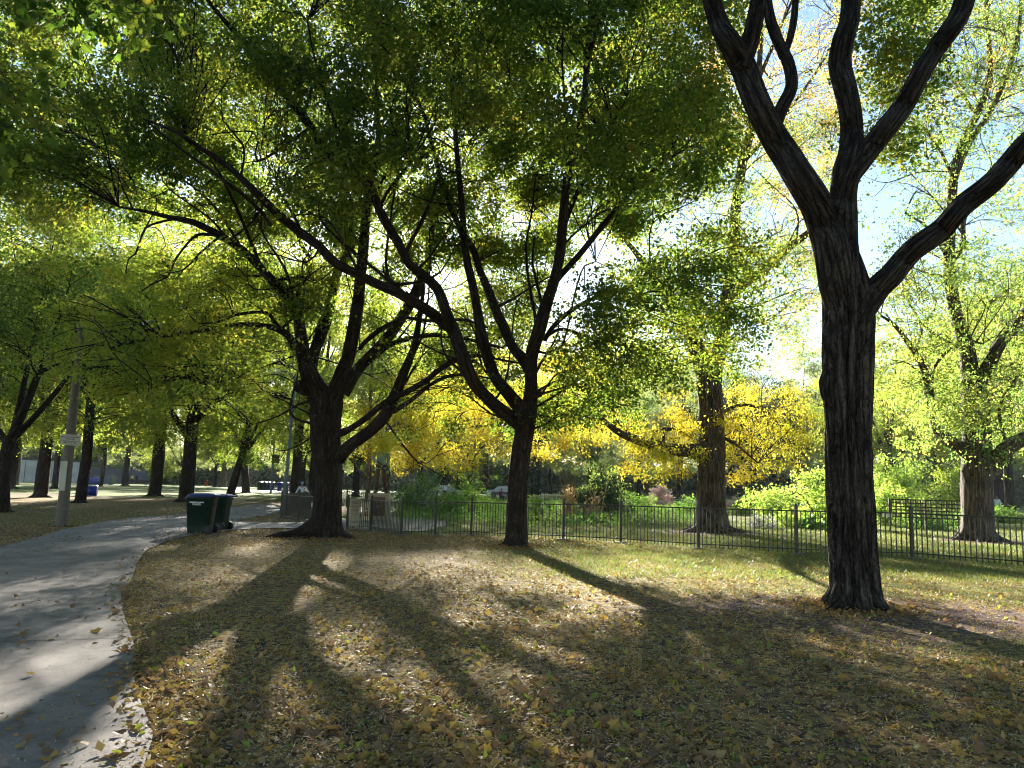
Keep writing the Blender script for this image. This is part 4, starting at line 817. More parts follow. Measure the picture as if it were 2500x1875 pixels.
# conical evergreen behind the forked maple
g = G(1298, 1226); t = Tree('arborvitae', g, 'narrow dark evergreen column behind the pale footed forked maple', 'evergreen'); Ya = g[1]
t.limb([g, g + [0, 0, 2.4], g + [0, 0, 5.5]], [.12, .09, .02], 8)
n = 120; z = rng.uniform(.15, 5.6, n); a = rng.uniform(0, 6.28, n); rr = .95 * (1 - z / 6.2) ** .6 * rng.uniform(.5, 1, n)
t.clumps(np.c_[g[0] + rr * np.cos(a), g[1] + rr * np.sin(a), g[2] + z], .28, 120, .09, 'spray', 1.4, .2, -1.0, 0, 0, .08, .012); t.done(M['bark'], M['leaf_dark'])
# overhanging boughs of a maple standing out of view on the left
t = Tree('overhanging_maple', (-7.5, 4.5, float(gz(-7.5))), 'large leaved maple reaching into the top left corner over the path'); b = t.base; t.maxtw = 3.2
t.limb([b, b + [0.05, 0, 1.2], b + [.1, .1, 2.6], b + [.3, .4, 4.2]], [.34, .27, .25, .22], 16, .3, barkdisp(.06, (9, 15), 5)); t.flare(.3, 6, .4, 1.6)
for pts in ([(.3, .4, 4.2), (.7, 2.0, 6.2), (1.2, 3.6, 7.4), (1.8, 5.0, 8.4)], [(.3, .4, 4.1), (.1, 2.0, 5.8), (.0, 3.6, 7.0), (.1, 4.8, 7.8)], [(.3, .4, 4.2), (-.8, .8, 6), (-1.5, 1.0, 8)], [(.3, .4, 4), (1.0, -1.5, 5.5), (1.6, -3.2, 6.8)]):
    t.limb([b + np.array(q) for q in pts], [.10, .06, .03, .01][:len(pts)], 8, .3)
t.region([(-300, -260), (260, -260), (300, 60), (150, 170), (60, 330), (-100, 420), (-300, 400)], 7.5, 11, 38, .42, 60, .13, shape='maple', twigs=3, sub=.12, twr=.012, droop=.8)
t.region([(200, -200), (520, -200), (420, 60), (320, 150), (240, 80)], 8.5, 12, 14, .36, 46, .12, shape='maple', twigs=3, sub=.12, twr=.012, droop=.8)
t.clumps(b + np.c_[r2.normal(size=26) * 2.2, r2.normal(size=26) * 1.8 - 1.5, r2.uniform(5.5, 9, 26)], .8, 120, .13, twigs=1)
t.done(M['bark'], M['leaf'])

# ------------------------------------------------------------------ shrubs and beds
def shrub(name, px, py, wm, hm, mat, label, n=2600, size=.10, shape='leaf', stems=14, cat='shrub', flat=.8, Y=None, droop=.2, fill=.5, group=None, dz=0):
    g = G(px, py) if Y is None else None
    if g is None: p = P(px, py, Y); g = np.array([p[0], Y, float(gz(p[0]))])
    root = empty(name, tuple(g), label, cat, group); s_ = MB(); lf = MB()
    nc = max(10, n // 70); v = rng.normal(size=(nc, 3)); v = unit(v) * rng.random((nc, 1)) ** fill; v[:, 2] = np.abs(v[:, 2])
    C = v * np.array([wm / 2, wm / 2.4, hm * .92]) * (1 + .18 * rng.normal(size=(nc, 1))) + [0, 0, .08]
    for k in range(min(stems, nc)):
        c_ = C[k]; p, r = spline([c_ * [.08, .08, 0], c_ * [.45, .45, .6], c_], [.022, .015, .006], .3); s_.tube(p, r, 5, None, 0, False)
    s_.build('stem', M['bark'], root)
    L = C[rng.integers(0, nc, n)] + rng.normal(size=(n, 3)) * np.array([.16, .16, .12]) * min(1.4, wm / 2.2)
    L[:, 2] = np.maximum(L[:, 2], .02); leaves(lf, L, size * rng.uniform(.6, 1.3, n), shape, .6, droop)
    lf.build('foliage', mat, root); return root
shrub('silver_bush', 1020, 1252, 3.0, 2.0, M['shrub'], 'large bush topped with silvery flower heads right of the statue', 3400, .11, Y=42)
sb = shrub('silver_flower_mass', 1022, 1252, 2.9, 2.25, M['silver'], 'silver white flower heads standing over the bush beside the statue', 5200, .09, 'narrow', 20, 'flowers', Y=42.3, fill=.28)
shrub('green_bush', 1150, 1250, 3.4, 1.9, M['shrub'], 'feathery green bush between the silver one and the forked maple', 5200, .11, 'spray', 18, Y=43, droop=-.6)
shrub('low_green_bush', 1085, 1250, 2.2, 1.3, M['shrub'], 'lower green bush tucked beside the silver flowers', 2400, .10, Y=41)
shrub('weeping_bush', 1462, 1262, 3.1, 2.35, M['leaf_dark'], 'dense dark green weeping bush behind the fence', 9000, .12, 'spray', 20, Y=38, droop=1.8, fill=.35)
shrub('yellow_bush', 1470, 1240, 3.6, 2.9, M['leaf_locust'], 'tall yellow green bush behind the dark weeping one', 4200, .14, 'spray', 16, Y=46, droop=.9)
shrub('broad_leaf_plant', 1310, 1240, 1.3, 1.6, M['shrub_bright'], 'bright leafed plant right of the forked maple', 260, .18, Y=37)
shrub('plume_grass', 1610, 1240, 1.9, 1.5, M['plume'], 'tuft of pink plumed ornamental grass left of the thick locust', 3600, .16, 'narrow', 20, 'ornamental grass', Y=56, droop=-2.0, fill=.3)
shrub('plume_grass', 1790, 1240, 1.3, .9, M['plume'], 'lower pink plumed grass right of the thick locust', 1600, .14, 'narrow', 14, 'ornamental grass', Y=56, droop=-2.0, fill=.3)
shrub('bright_bush', 1895, 1262, 3.4, 1.75, M['shrub_bright'], 'low bright green bush in front of the dark trees', 4200, .13, Y=42)
shrub('tall_bright_bush', 2000, 1270, 2.5, 3.1, M['shrub_bright'], 'tall loose bright green bush left of the near grey trunk', 4200, .12, Y=36, stems=22)
shrub('hosta', 1990, 1295, 1.5, .55, M['shrub'], 'low broad leafed clump at the foot of the tall bright bush', 420, .24, 'leaf', 6, 'garden plant', Y=31.5)
shrub('flowering_bed_plant', 1845, 1288, 1.8, .55, M['silver'], 'low clump of pale flowers beside the thick locust', 900, .09, 'leaf', 8, 'garden plant', Y=32)
shrub('flowering_bed_plant', 1920, 1285, 1.6, .7, M['shrub_bright'], 'loose green clump between the pale flowers and the broad leaves', 1100, .10, 'leaf', 8, 'garden plant', Y=33)
shrub('round_bush', 1690, 1235, 2.4, .8, M['shrub'], 'low blue green bush behind the thick trunk', 1800, .12, Y=50)
shrub('round_bush', 1560, 1240, 2.8, 1.1, M['shrub'], 'low green bush left of the pink plumes', 2000, .12, Y=50)
shrub('round_bush', 1830, 1240, 2.6, 1.6, M['shrub_bright'], 'pale green bush in front of the blue green tree', 2400, .12, Y=48)
shrub('lattice_bush', 2160, 1270, 2.6, 2.2, M['shrub_bright'], 'bright bush left of the brown lattice panel', 3600, .12, Y=38)
shrub('lattice_bush', 2290, 1280, 2.8, .75, M['shrub'], 'low green plants under the brown lattice panel', 2000, .10, Y=35)
shrub('lattice_bush', 2300, 1270, 3.6, 1.7, M['shrub_bright'], 'pale bush behind the brown lattice panel', 3600, .13, Y=42)
shrub('far_right_bush', 2450, 1270, 2.6, 1.0, M['shrub'], 'small green bush beside the right hand trunk', 1800, .12, Y=46)
shrub('tall_bright_bush', 2200, 1262, 4.6, 5.2, M['shrub_bright'], 'high mass of yellow green leaves right of the near grey trunk', 9000, .14, Y=46, stems=26)
shrub('tall_bright_bush', 2330, 1262, 4.2, 4.2, M['leaf_lit'], 'high green bush behind the broad brown locust', 7000, .14, Y=52, stems=26)
# dry stalks
def stalks(px, py, Y, lab, n, h, lean):
    p = P(px, py, Y); g = np.array([p[0], Y, float(gz(p[0]))]); b = MB()
    for i in range(n):
        a = rng.normal() * lean; c_ = rng.normal(size=2) * .09; hh = h * rng.uniform(.6, 1.05)
        b.tube(*spline([[c_[0], c_[1], 0], [c_[0] + a * .5, c_[1], hh * .5], [c_[0] + a * 1.3, c_[1] + rng.normal() * .2, hh]], [.016, .012, .006], .4), 5)
        C = np.c_[np.full(14, c_[0] + a * .4) + rng.normal(size=14) * .06, np.full(14, c_[1]) + rng.normal(size=14) * .06, rng.uniform(.2, hh * .7, 14)]
        leaves(b, C, .22, 'spray', 0, 1.5)
    o = b.build('dry_stalks', M['stalk']); o.location = g; tag(o, lab, 'dry plant', 'tied golden stalks in the garden bed')
stalks(1388, 1270, 36, 'thick golden bundle of dry stalks, nearest the forked maple', 14, 2.3, .28); stalks(1432, 1268, 36.5, 'short bent bundle of dry stalks in the middle', 6, 1.3, .3); stalks(1462, 1268, 36, 'leaning bundle of dry stalks before the dark weeping bush', 7, 2.1, .5)
# garden ground cover
mb = MB(); poly = [G(*p) for p in ((960, 1278), (1090, 1282), (1340, 1292), (1520, 1290), (1740, 1275), (1740, 1252), (1500, 1240), (1200, 1232), (1000, 1236))]
xy = np.array([p[:2] for p in poly]); lo, hi = xy.min(0), xy.max(0); q = rng.uniform(lo, hi, (60000, 2)); q = q[in_poly(q[:, 0], q[:, 1], xy) & (vn(q[:, 0], q[:, 1], 2.0, 50) > .30)]
hgt = .22 + .45 * vn(q[:, 0], q[:, 1], 1.2, 51)
leaves(mb, np.c_[q, hz(q[:, 0], q[:, 1]) + rng.random(len(q)) * hgt], rng.uniform(.05, .12, len(q)), 'leaf', .9, -.2)
o = mb.build('ground_cover', M['shrub']); tag(o, 'low dark green planting over the garden beds behind the fence', 'ground cover', kind='stuff')

# ------------------------------------------------------------------ lamp posts and signs
def lamp(name, px, py, top_h, r0, r1, mat, label, arm=None, lean=(0, 0)):
    g = G(px, py); root = empty(name, tuple(g), label, 'lamp post'); b = MB(); tp = np.array([lean[0], lean[1], top_h])
    b.tube([(0, 0, -.05), (0, 0, .04), tuple(tp * .5), tuple(tp)], [r0, r0, (r0 + r1) / 2, r1], 12); b.build('pole', mat, root)
    b = MB(); b.box((-r0 * 1.7, -r0 * 1.7, -.05), (r0 * 1.7, r0 * 1.7, .035))
    for i in (-1, 1):
        for j in (-1, 1): b.tube([(i * r0 * 1.4, j * r0 * 1.4, .03), (i * r0 * 1.4, j * r0 * 1.4, .10)], .02, 6)
    b.build('base_plate', M['iron'], root)
    if arm:
        e = tp + np.array(arm); b = MB(); b.tube(*spline([tp - [0, 0, .25], tp + np.array(arm) * .4 + [0, 0, .12], e], [.045, .04, .035], .2), 8); b.build('arm', mat, root)
        u = unit(np.array(arm) * [1, 1, 0]); b = MB(); b.tube([e - u * .05, e + u * .12, e + u * .4, e + u * .62], [.05, .14, .17, .07], 12); h = b.build('lamp_head', M['white'], root)
        b = MB(); b.tube([e + u * .32 + [0, 0, -.06], e + u * .32 + [0, 0, -.2], e + u * .32 + [0, 0, -.26]], [.15, .13, .03], 12); b.build('lens', M['lens'], h)
    else:
        b = MB(); b.tube([tp, tp + [0, 0, .35], tp + [0, 0, .5]], [.12, .2, .03], 10); b.build('lamp_head', M['white'], root)
    return root, g
lp, lg = lamp('lamp_post', 149, 1285, 7.0, .185, .11, M['pole'], 'tan concrete lamp post with a small sign leaning beside the path', None)
bpy.data.objects.remove([ch for ch in lp.children if ch.name.startswith('lamp_head')][0])
e0 = P(372, 800, lg[1] - .3) - lg
b = MB(); b.tube(*spline([(0, 0, 6.9), (.7, 0, 7.05), (e0[0] * .6, -.1, 7.0), (e0[0] - .3, e0[1], e0[2] + .12)], [.05, .045, .04, .035], .2), 8); b.build('arm', M['pole'], lp)
b = MB(); x_, y_, z_ = e0
b.tube([(x_ - .36, y_, z_ + .12), (x_ - .25, y_, z_ + .13), (x_, y_, z_ + .12), (x_ + .3, y_, z_ + .1), (x_ + .38, y_, z_ + .08)], [.04, .12, .17, .14, .03], 14); hd = b.build('lamp_head', M['white'], lp)
b = MB(); b.tube([(x_ + .05, y_, z_ + .04), (x_ + .05, y_, z_ - .14), (x_ + .05, y_, z_ - .24)], [.17, .14, .03], 14); b.build('lens', M['lens'], hd)
b = MB(); b.box((-.10, -.205, 1.2), (.10, -.17, 2.2)); b.build('notice_strip', M['signwhite'], lp)
# sign on that post
sc_ = W2(1, lg[1], 172, 1074); q = P(172, 1074, lg[1] - .20) - lg
sg = empty('park_sign', tuple(lg + q), 'small cream sign with dark writing fixed to the tan lamp post', 'sign', rotz=.12); sg.rotation_euler = (0, math.radians(1.5), .12)
w_, h_ = 46 * sc_, 26 * sc_
b = MB(); b.box((-w_ / 2, -.008, -h_ / 2), (w_ / 2, .008, h_ / 2)); b.build('sign_panel', M['signwhite'], sg)
b = MB()
for a_, c_ in (((-.46, -.43), (.46, -.41)), ((-.46, .41), (.46, .43)), ((-.47, -.42), (-.46, .42)), ((.46, -.42), (.47, .42))): b.box((a_[0] * w_, -.0105, a_[1] * h_), (c_[0] * w_, -.0085, c_[1] * h_))
b.build('border_line', M['ink'], sg)
for s_, z_, k_ in (('BALL PLAY IS PROHIBITED', .24, .105), ('IN THIS AREA', .07, .10), ('DOGS MUST BE KEPT ON', -.13, .10), ('LEASH AT ALL TIMES', -.28, .10)):
    text('lettering', s_, k_ * h_ * 1.25, M['ink'], sg, (0, -.0105, z_ * h_), (math.pi / 2, 0, 0), .001, bold=.002)
lamp('lamp_post', 692, 1250, 7.4, .11, .07, M['polegrey'], 'slim grey blue lamp post at the corner of the iron fence', (-.9, .1, .25), (.15, 0))
g = G(661, 1204); root = empty('sign_post', tuple(g), 'grey post with a small box sign by the far bins', 'sign post'); b = MB(); b.tube([(0, 0, 0), (0, 0, 6.5)], [.14, .10], 10); b.build('post', M['polegrey'], root)
b = MB(); b.box((-.1, -.25, 3.6), (.8, -.16, 4.6)); b.build('sign_panel', M['bark_pale'], root)

# ------------------------------------------------------------------ bins
def wheelie(base, rz, body, lid, label, txt=None, group=None, openlid=False, sc=1.0):
    root = empty('waste_bin', tuple(base), label, 'waste bin', group, rz); root.scale = (sc,) * 3
    # x: from front (-) to wheel side (+), y: width
    b = MB(); A = np.linspace(0, 2 * math.pi, 32, endpoint=False)
    def ring(hx, hy, z, x0=0, n=5): r = (np.abs(np.cos(A)) ** n + np.abs(np.sin(A)) ** n) ** (-1 / n); return np.c_[x0 + hx * r * np.cos(A), hy * r * np.sin(A), np.full(32, z)]
    R_ = [ring(.30, .25, .02, -.02), ring(.31, .26, .05, -.02), ring(.345, .285, .74, -.01), ring(.355, .295, .78), ring(.395, .33, .82), ring(.41, .34, 1.04), ring(.435, .365, 1.045), ring(.435, .365, 1.10), ring(.405, .335, 1.10), ring(.33, .28, .1)]
    V = np.vstack(R_); k = np.arange(32); k2 = (k + 1) % 32; F = np.concatenate([np.stack([i * 32 + k, i * 32 + k2, (i + 1) * 32 + k2, (i + 1) * 32 + k], 1) for i in range(len(R_) - 1)])
    b.add(V, F); b.add(np.vstack([R_[0], [0, 0, .02]]), [(b_, a_, 32) for a_, b_ in zip(k, k2)]); b.add(np.vstack([R_[-1], [0, 0, .1]]), [(a_, b_, 32) for a_, b_ in zip(k, k2)])
    b.tube([(-.33, -.2, 1.02), (-.47, -.18, 1.03), (-.47, .18, 1.03), (-.33, .2, 1.02)], .022, 8); b.build('body', body, root)
    b = MB(); L_ = [ring(.44, .37, 0), ring(.45, .38, .02), ring(.43, .36, .055), ring(.30, .25, .10), ring(.05, .05, .11)]; V = np.vstack(L_); V[:, 2] += .0
    if openlid:
        c_, s_ = math.cos(.05), math.sin(.05); V = np.c_[(V[:, 0] + .44) * c_ - .44 + .06, V[:, 1], V[:, 2] + (V[:, 0] + .44) * s_ * .3]
    F = np.concatenate([np.stack([i * 32 + k, i * 32 + k2, (i + 1) * 32 + k2, (i + 1) * 32 + k], 1) for i in range(len(L_) - 1)]); V[:, 2] += 1.102
    b.add(V, F); b.add(np.vstack([V[:32], [[0, 0, 1.102]]]), [(b_, a_, 32) for a_, b_ in zip(k, k2)])
    b.tube([(.46, -.24, 1.13), (.58, -.2, 1.15), (.58, .2, 1.15), (.46, .24, 1.13)], .02, 8); b.build('lid', lid, root)
    for s_ in (-1, 1):
        b = MB(); y_ = s_ * .30; b.tube([(.30, y_ - .045, .15), (.30, y_ - .04, .15), (.30, y_ + .04, .15), (.30, y_ + .045, .15)], [.12, .15, .15, .12], 24); wh = b.build('wheel', M['bin_black'], root)
        b = MB(); b.tube([(.30, y_ + s_ * .046, .15), (.30, y_ + s_ * .055, .15)], [.06, .05], 14); b.build('hub', M['iron'], wh)
    b = MB(); b.tube([(.30, -.25, .15), (.30, .25, .15)], .014, 8); b.build('axle', M['iron'], root)
    if txt:
        for s_, z_, h_ in txt: text('lettering', s_, h_, M['white'], root, (-.06, -.343, z_), (math.pi / 2 + .02, 0, 0), .002, bold=.003)
    return root
GB = 'green waste bins at the edge of the path'
g = G(487, 1304); wheelie(g, .10, M['bin_green'], M['lidblue'], 'front dark green waste bin lettered WASTE standing on the path edge', [('COMMERCIAL REFUSE', .945, .042), ('WASTE', .885, .075)], GB, True, 1.04)
g2 = G(506, 1299) + np.array([-.05, .85, 0]); wheelie(g2, -.12, M['bin_green'], M['lidblue'], 'rear green waste bin with raised blue lid mostly hidden by the lettered one', None, GB, True, 1.0)
GF = 'bins standing in a row across the field'
for i, (px, py, bm_, lm_, lb) in enumerate(((634, 1197, 'bin_green', 'bin_green', 'leftmost green bin of the far row'), (645, 1197, 'bin_green', 'bin_green', 'green bin second in the far row, touching a blue one'), (654, 1197, 'blue', 'blue', 'blue bin of the far row beside the two green ones'), (664, 1197, 'blue', 'bin_black', 'blue bin with dark lid behind the grey sign post'), (682, 1199, 'blue', 'blue', 'royal blue bin just left of the grey blue lamp post'), (697, 1200, 'bin_black', 'bin_black', 'black bin between two royal blue bins'), (710, 1200, 'blue', 'blue', 'royal blue bin nearest the walking person'))):
    wheelie(G(px, py), 1.5 + .1 * i, M[bm_], M[lm_], lb, None, GF)
# blue barrel lying by the tree and the ones further off
def barrel(base, rz, lying, label, r=.29, L=.88, mat='blue'):
    root = empty('plastic_barrel', tuple(base), label, 'barrel', None, rz); b = MB(); pr = [(0, .75), (.02, .96), (.06, 1), (.3, .98), (.33, 1.04), (.37, .98), (.63, .98), (.67, 1.04), (.70, .98), (.94, 1), (.98, .96), (1, .75)]
    z = r if lying else 0
    pts = [((t_ - .5) * L, 0, z) if lying else (0, 0, t_ * L) for t_, _ in pr]; b.tube(pts, [q * r for _, q in pr], 24); b.build('shell', M[mat], root)
    b = MB(); e = np.array(pts[-1]); d = unit(e - np.array(pts[-2])); b.tube([e, e + d * .03], [.05, .05], 10); b.build('bung', M['white'], root)
barrel(G(214, 1211), .3, True, 'royal blue barrel lying behind the dark maple right of the lamp post', .43, 1.3)
barrel(G(226, 1183), .2, True, 'blue barrel lying further off by the thin dark trunk', .5, 2.2)
# skips
def skip(px, py, mat, lab, w_=3.0):
    g = G(px, py); root = empty('rubbish_container', tuple(g), lab, 'container'); b = MB()
    b.box((-w_ / 2 * .85, -.7, .1), (w_ / 2 * .85, .7, 1.25), taper=1.12); b.build('body', mat, root); b = MB(); b.box((-w_ / 2 * 1.0, -.85, 1.252), (w_ / 2 * 1.0, .85, 1.34)); b.build('lid', M['polegrey'], root)
    for s_ in (-1, 1): b = MB(); b.tube([(s_ * w_ * .3, -.5, .1), (s_ * w_ * .3, .5, .1)], .1, 12); b.build('wheel', M['bin_black'], root)
skip(256, 1183, M['polegrey'], 'long dark grey rubbish container in front of the violet windscreen')
# hydrant
g = G(504, 1187); root = empty('fire_hydrant', tuple(g), 'small red hydrant out on the bright far lawn', 'hydrant'); b = MB(); b.tube([(0, 0, 0), (0, 0, .06), (0, 0, .08), (0, 0, .75), (0, 0, .78), (0, 0, .95), (0, 0, 1.02)], [.26, .26, .18, .17, .22, .16, .05], 14); b.build('body', M['redc'], root)
for s_ in (-1, 1): b = MB(); b.tube([(s_ * .14, 0, .6), (s_ * .3, 0, .6)], .08, 10); b.build('nozzle', M['redc'], root)
# ------------------------------------------------------------------ windscreen fences far across the field
def screen(name, a, b_, H, mat, label, nb, z0=.0, rail=True):
    a = G(*a); b_ = G(*b_); root = empty(name, tuple(a), label, 'fence'); d = b_ - a
    for i in range(nb + 1):
        p = d * i / nb; q = MB(); q.tube([p, p + [0, 0, H + .15]], .05, 8); q.build('post', M['polegrey'], root)
        if i < nb: p2 = d * (i + 1) / nb; q = MB(); u = unit(d); q.bar(p + u * .06 + [0, 0, (H + z0) / 2], p2 - u * .06 + [0, 0, (H + z0) / 2], .03, H - z0); q.build('windscreen', mat, root)
    if rail: q = MB(); q.bar([0, 0, H + .06], d + [0, 0, H + .06], .06); q.build('rail', M['polegrey'], root)
screen('windscreen_fence', (170, 1178), (700, 1184), 2.6, M['screen'], 'long grey violet windscreen fence across the field on the left', 12)
screen('windscreen_fence', (1255, 1198), (1500, 1203), 2.7, M['screen'], 'grey violet windscreen fence seen right of the forked maple', 6)
screen('court_fence', (-140, 1174), (192, 1179), 3.4, M['court'], 'tall pale court fence at the left edge of the view', 9)
# ------------------------------------------------------------------ lattice panel
g = P(2178, 1300, 31); g = np.array([g[0], 31, float(gz(g[0]))]); e = P(2352, 1300, 29.2); e = np.array([e[0], 29.2, float(gz(e[0]))]); d = e - g; L = np.linalg.norm(d); u = d / L
root = empty('garden_trellis', tuple(g), 'dark brown square lattice panel on posts left of the broad brown locust', 'trellis'); b = MB()
n = 14; z0, z1 = .62, 1.30
for i in range(n + 1): p = u * L * i / n; b.bar(p + [0, 0, z0 + .01], p + [0, 0, z1 - .01], .05, .02)
for j in range(6): z = z0 + (z1 - z0) * j / 5; b.bar([0, -.024, z], u * L + [0, -.024, z], .02, .045)
b.build('lattice', M['wood'], root)
for t_ in (-.02, .5, 1.02): b = MB(); p = u * L * t_ + np.array([0, .045, 0]); b.bar(p + [0, 0, -.05], p + [0, 0, 1.33], .06); b.build('post', M['wood'], root)
g = P(2168, 1290, 30.5); g[2] = float(gz(g[0])); root = empty('plant_marker', tuple(g), 'small grey marker stand left of the lattice panel', 'marker'); b = MB(); b.bar([-.1, 0, 0], [-.1, 0, .6], .03); b.bar([.1, 0, 0], [.1, 0, .6], .03); b.build('stand', M['polegrey'], root); b = MB(); b.box((-.18, -.02, .602), (.18, .02, .78)); b.build('face', M['lens'], root)
# ------------------------------------------------------------------ benches and table
def bench(px, py, label, L=1.9, rz=0, mat='wood', group='benches out on the lawn'):
    g = G(px, py); root = empty('park_bench', tuple(g), label, 'bench', group, rz); b = MB()
    for j in range(3): b.box((-L / 2, -.2 + j * .14, .43), (L / 2, -.08 + j * .14, .47))
    b.build('seat', M[mat], root); b = MB()
    for j in range(3): b.box((-L / 2, .25 + j * .02, .52 + j * .13), (L / 2, .28 + j * .02, .62 + j * .13))
    b.build('backrest', M[mat], root)
    for s_ in (-1, 1): b = MB(); x_ = s_ * L * .42; b.bar([x_, -.16, 0], [x_, -.16, .428], .05); b.bar([x_, .2, 0], [x_, .312, .9], .05); b.bar([x_, -.16, .40], [x_, .2, .40], .04); b.build('leg', M['iron'], root)
    return g
bench(334, 1187, 'dark park bench right of the slim trunk with a person in yellow behind', 3.0); 
bench(1222, 1222, 'park bench with a seated person left of the forked maple', 1.9, .3)
bench(80, 1176, 'dark bench in front of the pale court fence', 2.4)
g = G(178, 1204); root = empty('picnic_table', tuple(g), 'picnic table half hidden between the lamp post and the dark maple', 'table', rotz=.4); b = MB()
for j in range(5): b.box((-.9, -.38 + j * .155, .72), (.9, -.24 + j * .155, .76))
b.build('tabletop', M['bark_pale'], root)
for s_ in (-1, 1):
    b = MB(); b.box((-.9, s_ * .72 - .13, .43), (.9, s_ * .72 + .13, .47)); b.build('seat', M['bark_pale'], root)
    b = MB(); b.bar([s_ * .6, -.75, 0], [s_ * .6, -.25, .718], .06); b.bar([s_ * .6, .75, 0], [s_ * .6, .25, .718], .06); b.bar([s_ * .6, -.8, .40], [s_ * .6, .8, .40], .05); b.build('leg', M['wood'], root)
# ------------------------------------------------------------------ cars far off
def car(px, Y_, label, rz=0, mat='car'):
    p = P(px, 1195, Y_); g = (p[0], Y_, float(gz(p[0]))); root = empty('parked_car', g, label, 'car', 'silver cars parked beyond the garden', rz)
    prof = [(-2.2, .3), (-2.2, .75), (-1.9, .9), (-1.3, .95), (-.7, 1.42), (.7, 1.45), (1.4, .98), (2.1, .85), (2.25, .6), (2.25, .3)]
    b = MB(); n = len(prof); V = [(x, y, z) for y in (-.85, .85) for x, z in prof]; b.add(V, [(i, i + 1, n + i + 1, n + i) for i in range(n - 1)] + [(n - 1, 0, n, 2 * n - 1)], 0, False)
    for s_ in (0, 1): b.add([V[s_ * n + i] for i in range(n)] + [(0, -.85 + 1.7 * s_, .6)], [(i, (i + 1) % n, n) for i in range(n)], 0, False)
    b.build('body', M[mat], root)
    b = MB(); b.box((-1.0, -.86, .98), (1.05, .86, 1.36), taper=.82); b.build('window', M['carglass'], root)
    for x in (-1.4, 1.4):
        for s_ in (-1, 1): b = MB(); b.tube([(x, s_ * .72, .33), (x, s_ * .9, .33)], .33, 18); wh = b.build('wheel', M['bin_black'], root); b = MB(); b.tube([(x, s_ * .905, .33), (x, s_ * .915, .33)], .2, 14); b.build('rim', M['polegrey'], wh)
    b = MB(); b.box((2.2, -.7, .6), (2.27, -.4, .74)); b.build('headlight', M['lens'], root); b = MB(); b.box((2.2, .4, .6), (2.27, .7, .74)); b.build('headlight', M['lens'], root)
car(1083, 98, 'silver car behind the green bushes, left one'); car(1232, 92, 'silver car seen just left of the forked maple', .1)
